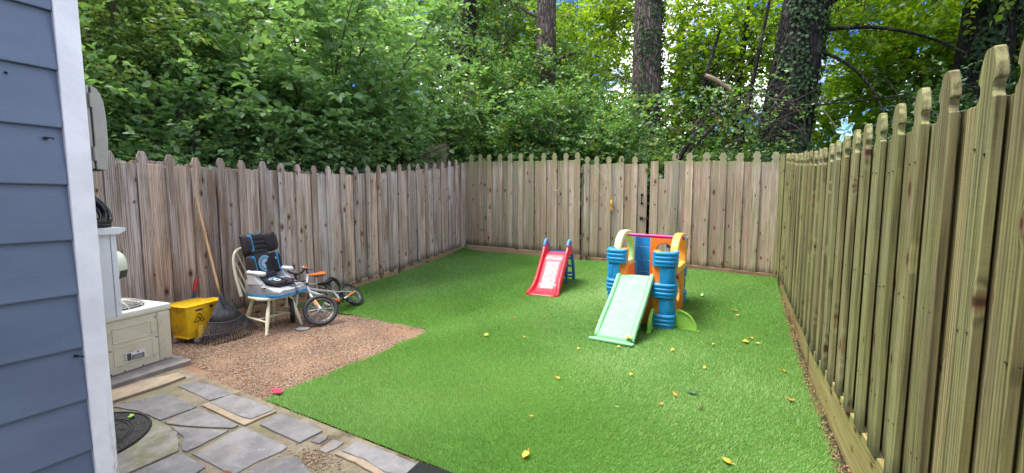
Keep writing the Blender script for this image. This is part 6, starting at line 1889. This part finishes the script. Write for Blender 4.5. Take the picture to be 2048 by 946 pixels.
tree('grey trunk with ivy down its right side behind the fence right of the gate', [(-2.27, 11.3, T(-2.3, 11.3)-0.2), (-2.27, 11.3, 3.2), (-2.25, 11.3, 6.8), (-2.2, 11.35, 11.5)], [0.44, 0.375, 0.33, 0.28], M['bark'], 502,
     [((-0.9, 13.6, 5.9), (1.2, 1.2, 2.0), 0.7), ((-2.6, 14.2, 8.0), (1.3, 1.2, 1.0), 0.2)], ivy=(-110, 40, 2.2, 7.5, 1700), limbs=[((-2.27, 11.3, 4.3), (-2.6, 11.2, 4.5), (-3.0, 11.2, 4.7), 0.05)])
tree('massive dark trunk leaning right with ivy behind the back right corner', [(0.56, 10.62, T(.8, 10.7)-0.2), (0.66, 10.63, 2.5), (0.86, 10.74, 4.2), (1.06, 10.84, 5.9), (1.5, 11.05, 10.5)], [0.62, 0.50, 0.445, 0.40, 0.33], M['bark_dark'], 503,
     [((2.6, 13.2, 6.2), (1.6, 1.3, 1.9), 0.95), ((0.2, 13.8, 6.6), (0.7, 0.9, 1.6), 0.35)], ivy=(-150, 30, 2.2, 6.6, 2300), limbs=[((1.0, 10.8, 5.3), (1.9, 10.8, 5.5), (2.6, 10.7, 6.6), 0.075), ((0.9, 10.75, 4.85), (2.2, 10.6, 5.05), (3.6, 11.2, 4.2), 0.05), ((0.9, 10.75, 4.6), (1.9, 10.4, 4.3), (2.3, 10.3, 3.0), 0.04)])
tree('dark ivy clad trunk at the far right above the near fence', [(3.95, 11.87, T(3.9, 11.9)-0.2), (4.0, 11.9, 3.2), (4.17, 11.99, 5.6), (4.4, 12.1, 10)], [0.52, 0.42, 0.39, 0.33], M['bark_dark'], 504,
     [((5.4, 12.6, 5.6), (1.3, 1.2, 1.7), 0.7), ((3.7, 10.6, 6.1), (1.2, 0.7, 0.8), 0.4)], ivy=(-140, 10, 3.6, 6.4, 1500))
tree('thin dark trunk half hidden by vines behind the back left corner', [(-7.42, 10.76, T(-7.4, 10.8)-0.2), (-7.42, 10.76, 4.3), (-7.40, 10.76, 7.7), (-7.3, 10.8, 12)], [0.28, 0.235, 0.21, 0.18], M['bark_dark'], 505,
     [((-7.2, 12.0, 7.2), (1.8, 1.0, 1.7), 0.7)], limbs=[((-7.42, 10.76, 5.6), (-6.9, 10.5, 5.8), (-6.3, 10.4, 5.4), 0.045)], leafm='leaf_vine', llen=0.10)
tree('slender dark trunk far back above the light green shrub', [(-13.7, 8.43, T(-13.7, 8.4)-0.2), (-13.7, 8.43, 8.2), (-13.6, 8.4, 13)], [0.22, 0.19, 0.15], M['bark_dark'], 506,
     [((-14.0, 9.2, 8.6), (2.6, 2.4, 1.6), 0.8), ((-11.4, 11.0, 7.5), (2.0, 1.6, 2.0), 0.6)], leafm='leaf_fine', llen=0.13)
tree('young yellow green tree with a thin trunk left of the leaning trunk', [(-0.25, 13.2, T(-.2, 13.2)-0.2), (-0.2, 13.2, 4.5), (0.1, 13.2, 8)], [0.10, 0.075, 0.05], M['bark_dark'], 507,
     [((-0.7, 13.5, 4.4), (1.3, 0.9, 1.4), 0.75), ((-1.6, 13.4, 3.4), (0.9, 0.8, 0.9), 0.3), ((0.1, 15.5, 7.2), (1.2, 1.0, 1.5), 0.2)])
# more trees beyond
for i, (x, y, cr, sc_) in enumerate(((-9.5, 13.6, ((-9.3, 13.6, 7.5), (2.2, 1.6, 2.6)), 1.0), (-6.0, 17.5, ((-6.0, 16.5, 7.3), (2.6, 1.6, 2.6)), 0.95), (-2.6, 18.5, ((-3.1, 17.5, 5.2), (2.0, 1.4, 1.5)), 0.4), (1.6, 17.2, ((2.8, 16.5, 5.6), (2.2, 1.6, 2.4)), 0.9), (6.6, 16.6, ((6.4, 15.4, 5.6), (2.6, 1.8, 2.6)), 1.2), (4.4, 15.2, ((4.4, 14.4, 4.6), (1.6, 1.2, 1.6)), 0.8), (-12.0, 5.5, ((-12.0, 5.5, 6.4), (1.8, 2.6, 2.6)), 1.0))):
    lb = ['green tree behind the thin dark trunk, deep in the woods', 'yellow green tree filling the gap left of the pale barked trunk', 'sparse yellow green tree seen against blue sky between the middle trunks', 'sunlit tree behind the massive leaning trunk', 'sunlit tree beyond the far right trunk', 'low sunlit tree between the leaning trunk and the far right trunk', 'tall green tree at the far left behind the saplings'][i]
    tree(lb, [(x, y, T(x, y)-0.2), (x+.1, y, 4.5), (x+.2, y, 8.5)], [0.2, 0.16, 0.1], M['bark_dark'], 520+i, [(cr[0], cr[1], sc_*1.15)], leafm='leaf_canopy' if i not in (0, 6) else 'leaf_fine', llen=0.135)

# far woods that close the view on the left and low on the right: one mass
rng = np.random.default_rng(600)
O = []
for k in range(6200):
    b = rng.uniform(math.radians(-78), math.radians(22))        # bearing from +y, negative = left
    d = rng.uniform(15, 24)
    x, y = d*math.sin(b), d*math.cos(b)
    gap = (-17 < math.degrees(b) < 8)
    zt_ = 9.5 if math.degrees(b) < -26 else 7.5 if math.degrees(b) < -18 else 3.9 if gap else 4.8
    z = T(x, y)*0.7+rng.uniform(0, 1)**0.9*zt_
    if math.degrees(b) > -20 and z > zt_: continue
    O.append((x, y, z))
O = np.array(O)
wd = leaves_obj('woods', *sprays(rng, O, rng.normal(0, 1, O.shape), 10, 0.75, 0.20, 0.4, 0.40, 0.42, 0.25, 0.01), M['leaf_canopy'], None)

# neighbours' board fences glimpsed through the leaves
def board_fence(label, p0, p1, z0, z1, n):
    p0, p1 = Vector(p0), Vector(p1)
    par = thing('board_fence', label, 'fence', ((p0.x+p1.x)/2, (p0.y+p1.y)/2, z0))
    d = (p1-p0); ang = math.atan2(d.y, d.x)
    for k in range(n):
        q = p0+d*((k+.5)/n)
        put_board('board', par, 'flat', d.length/n-0.006, z0, z1+rf.uniform(-.02, .02), 0.02, M['wood_far'], q.x, q.y, ang)
    for zr in (z1-0.25, z0+0.4):
        rail(par, 'rail', (p0.x, p0.y, zr), (p1.x, p1.y, zr), 0.09, 0.03, M['wood_far'])
board_fence('grey board fence high on the slope beside the thin dark trunk', (-7.05, 9.86, 0), (-6.28, 10.24, 0), T(-6.7, 10.0)-0.2, 4.55, 6)
board_fence('dark board fence corner just behind the back left corner of the yard', (-6.05, 7.00, 0), (-5.60, 7.27, 0), T(-5.8, 7.2)-0.2, 2.64, 4)
board_fence('pale board fence glimpsed low under the light green shrub', (-8.9, 4.6, 0), (-7.6, 5.9, 0), T(-8.2, 5.2)-0.2, 2.45, 10)
# a wire along the right boundary trees
cb = thing('cable', 'dark cable sagging in front of the leaning trunk', 'cable', (1.5, 9.8, 3.0))
MB().tube([Vector((-0.2, 10.0, 3.35)).lerp(Vector((4.2, 10.2, 3.55)), t)-Vector((0, 0, 0.35*4*t*(1-t)*0.4)) for t in [i/16 for i in range(17)]], 0.013, 6).build('wire', M['bark_dark'], cb, world=True, smooth=True)
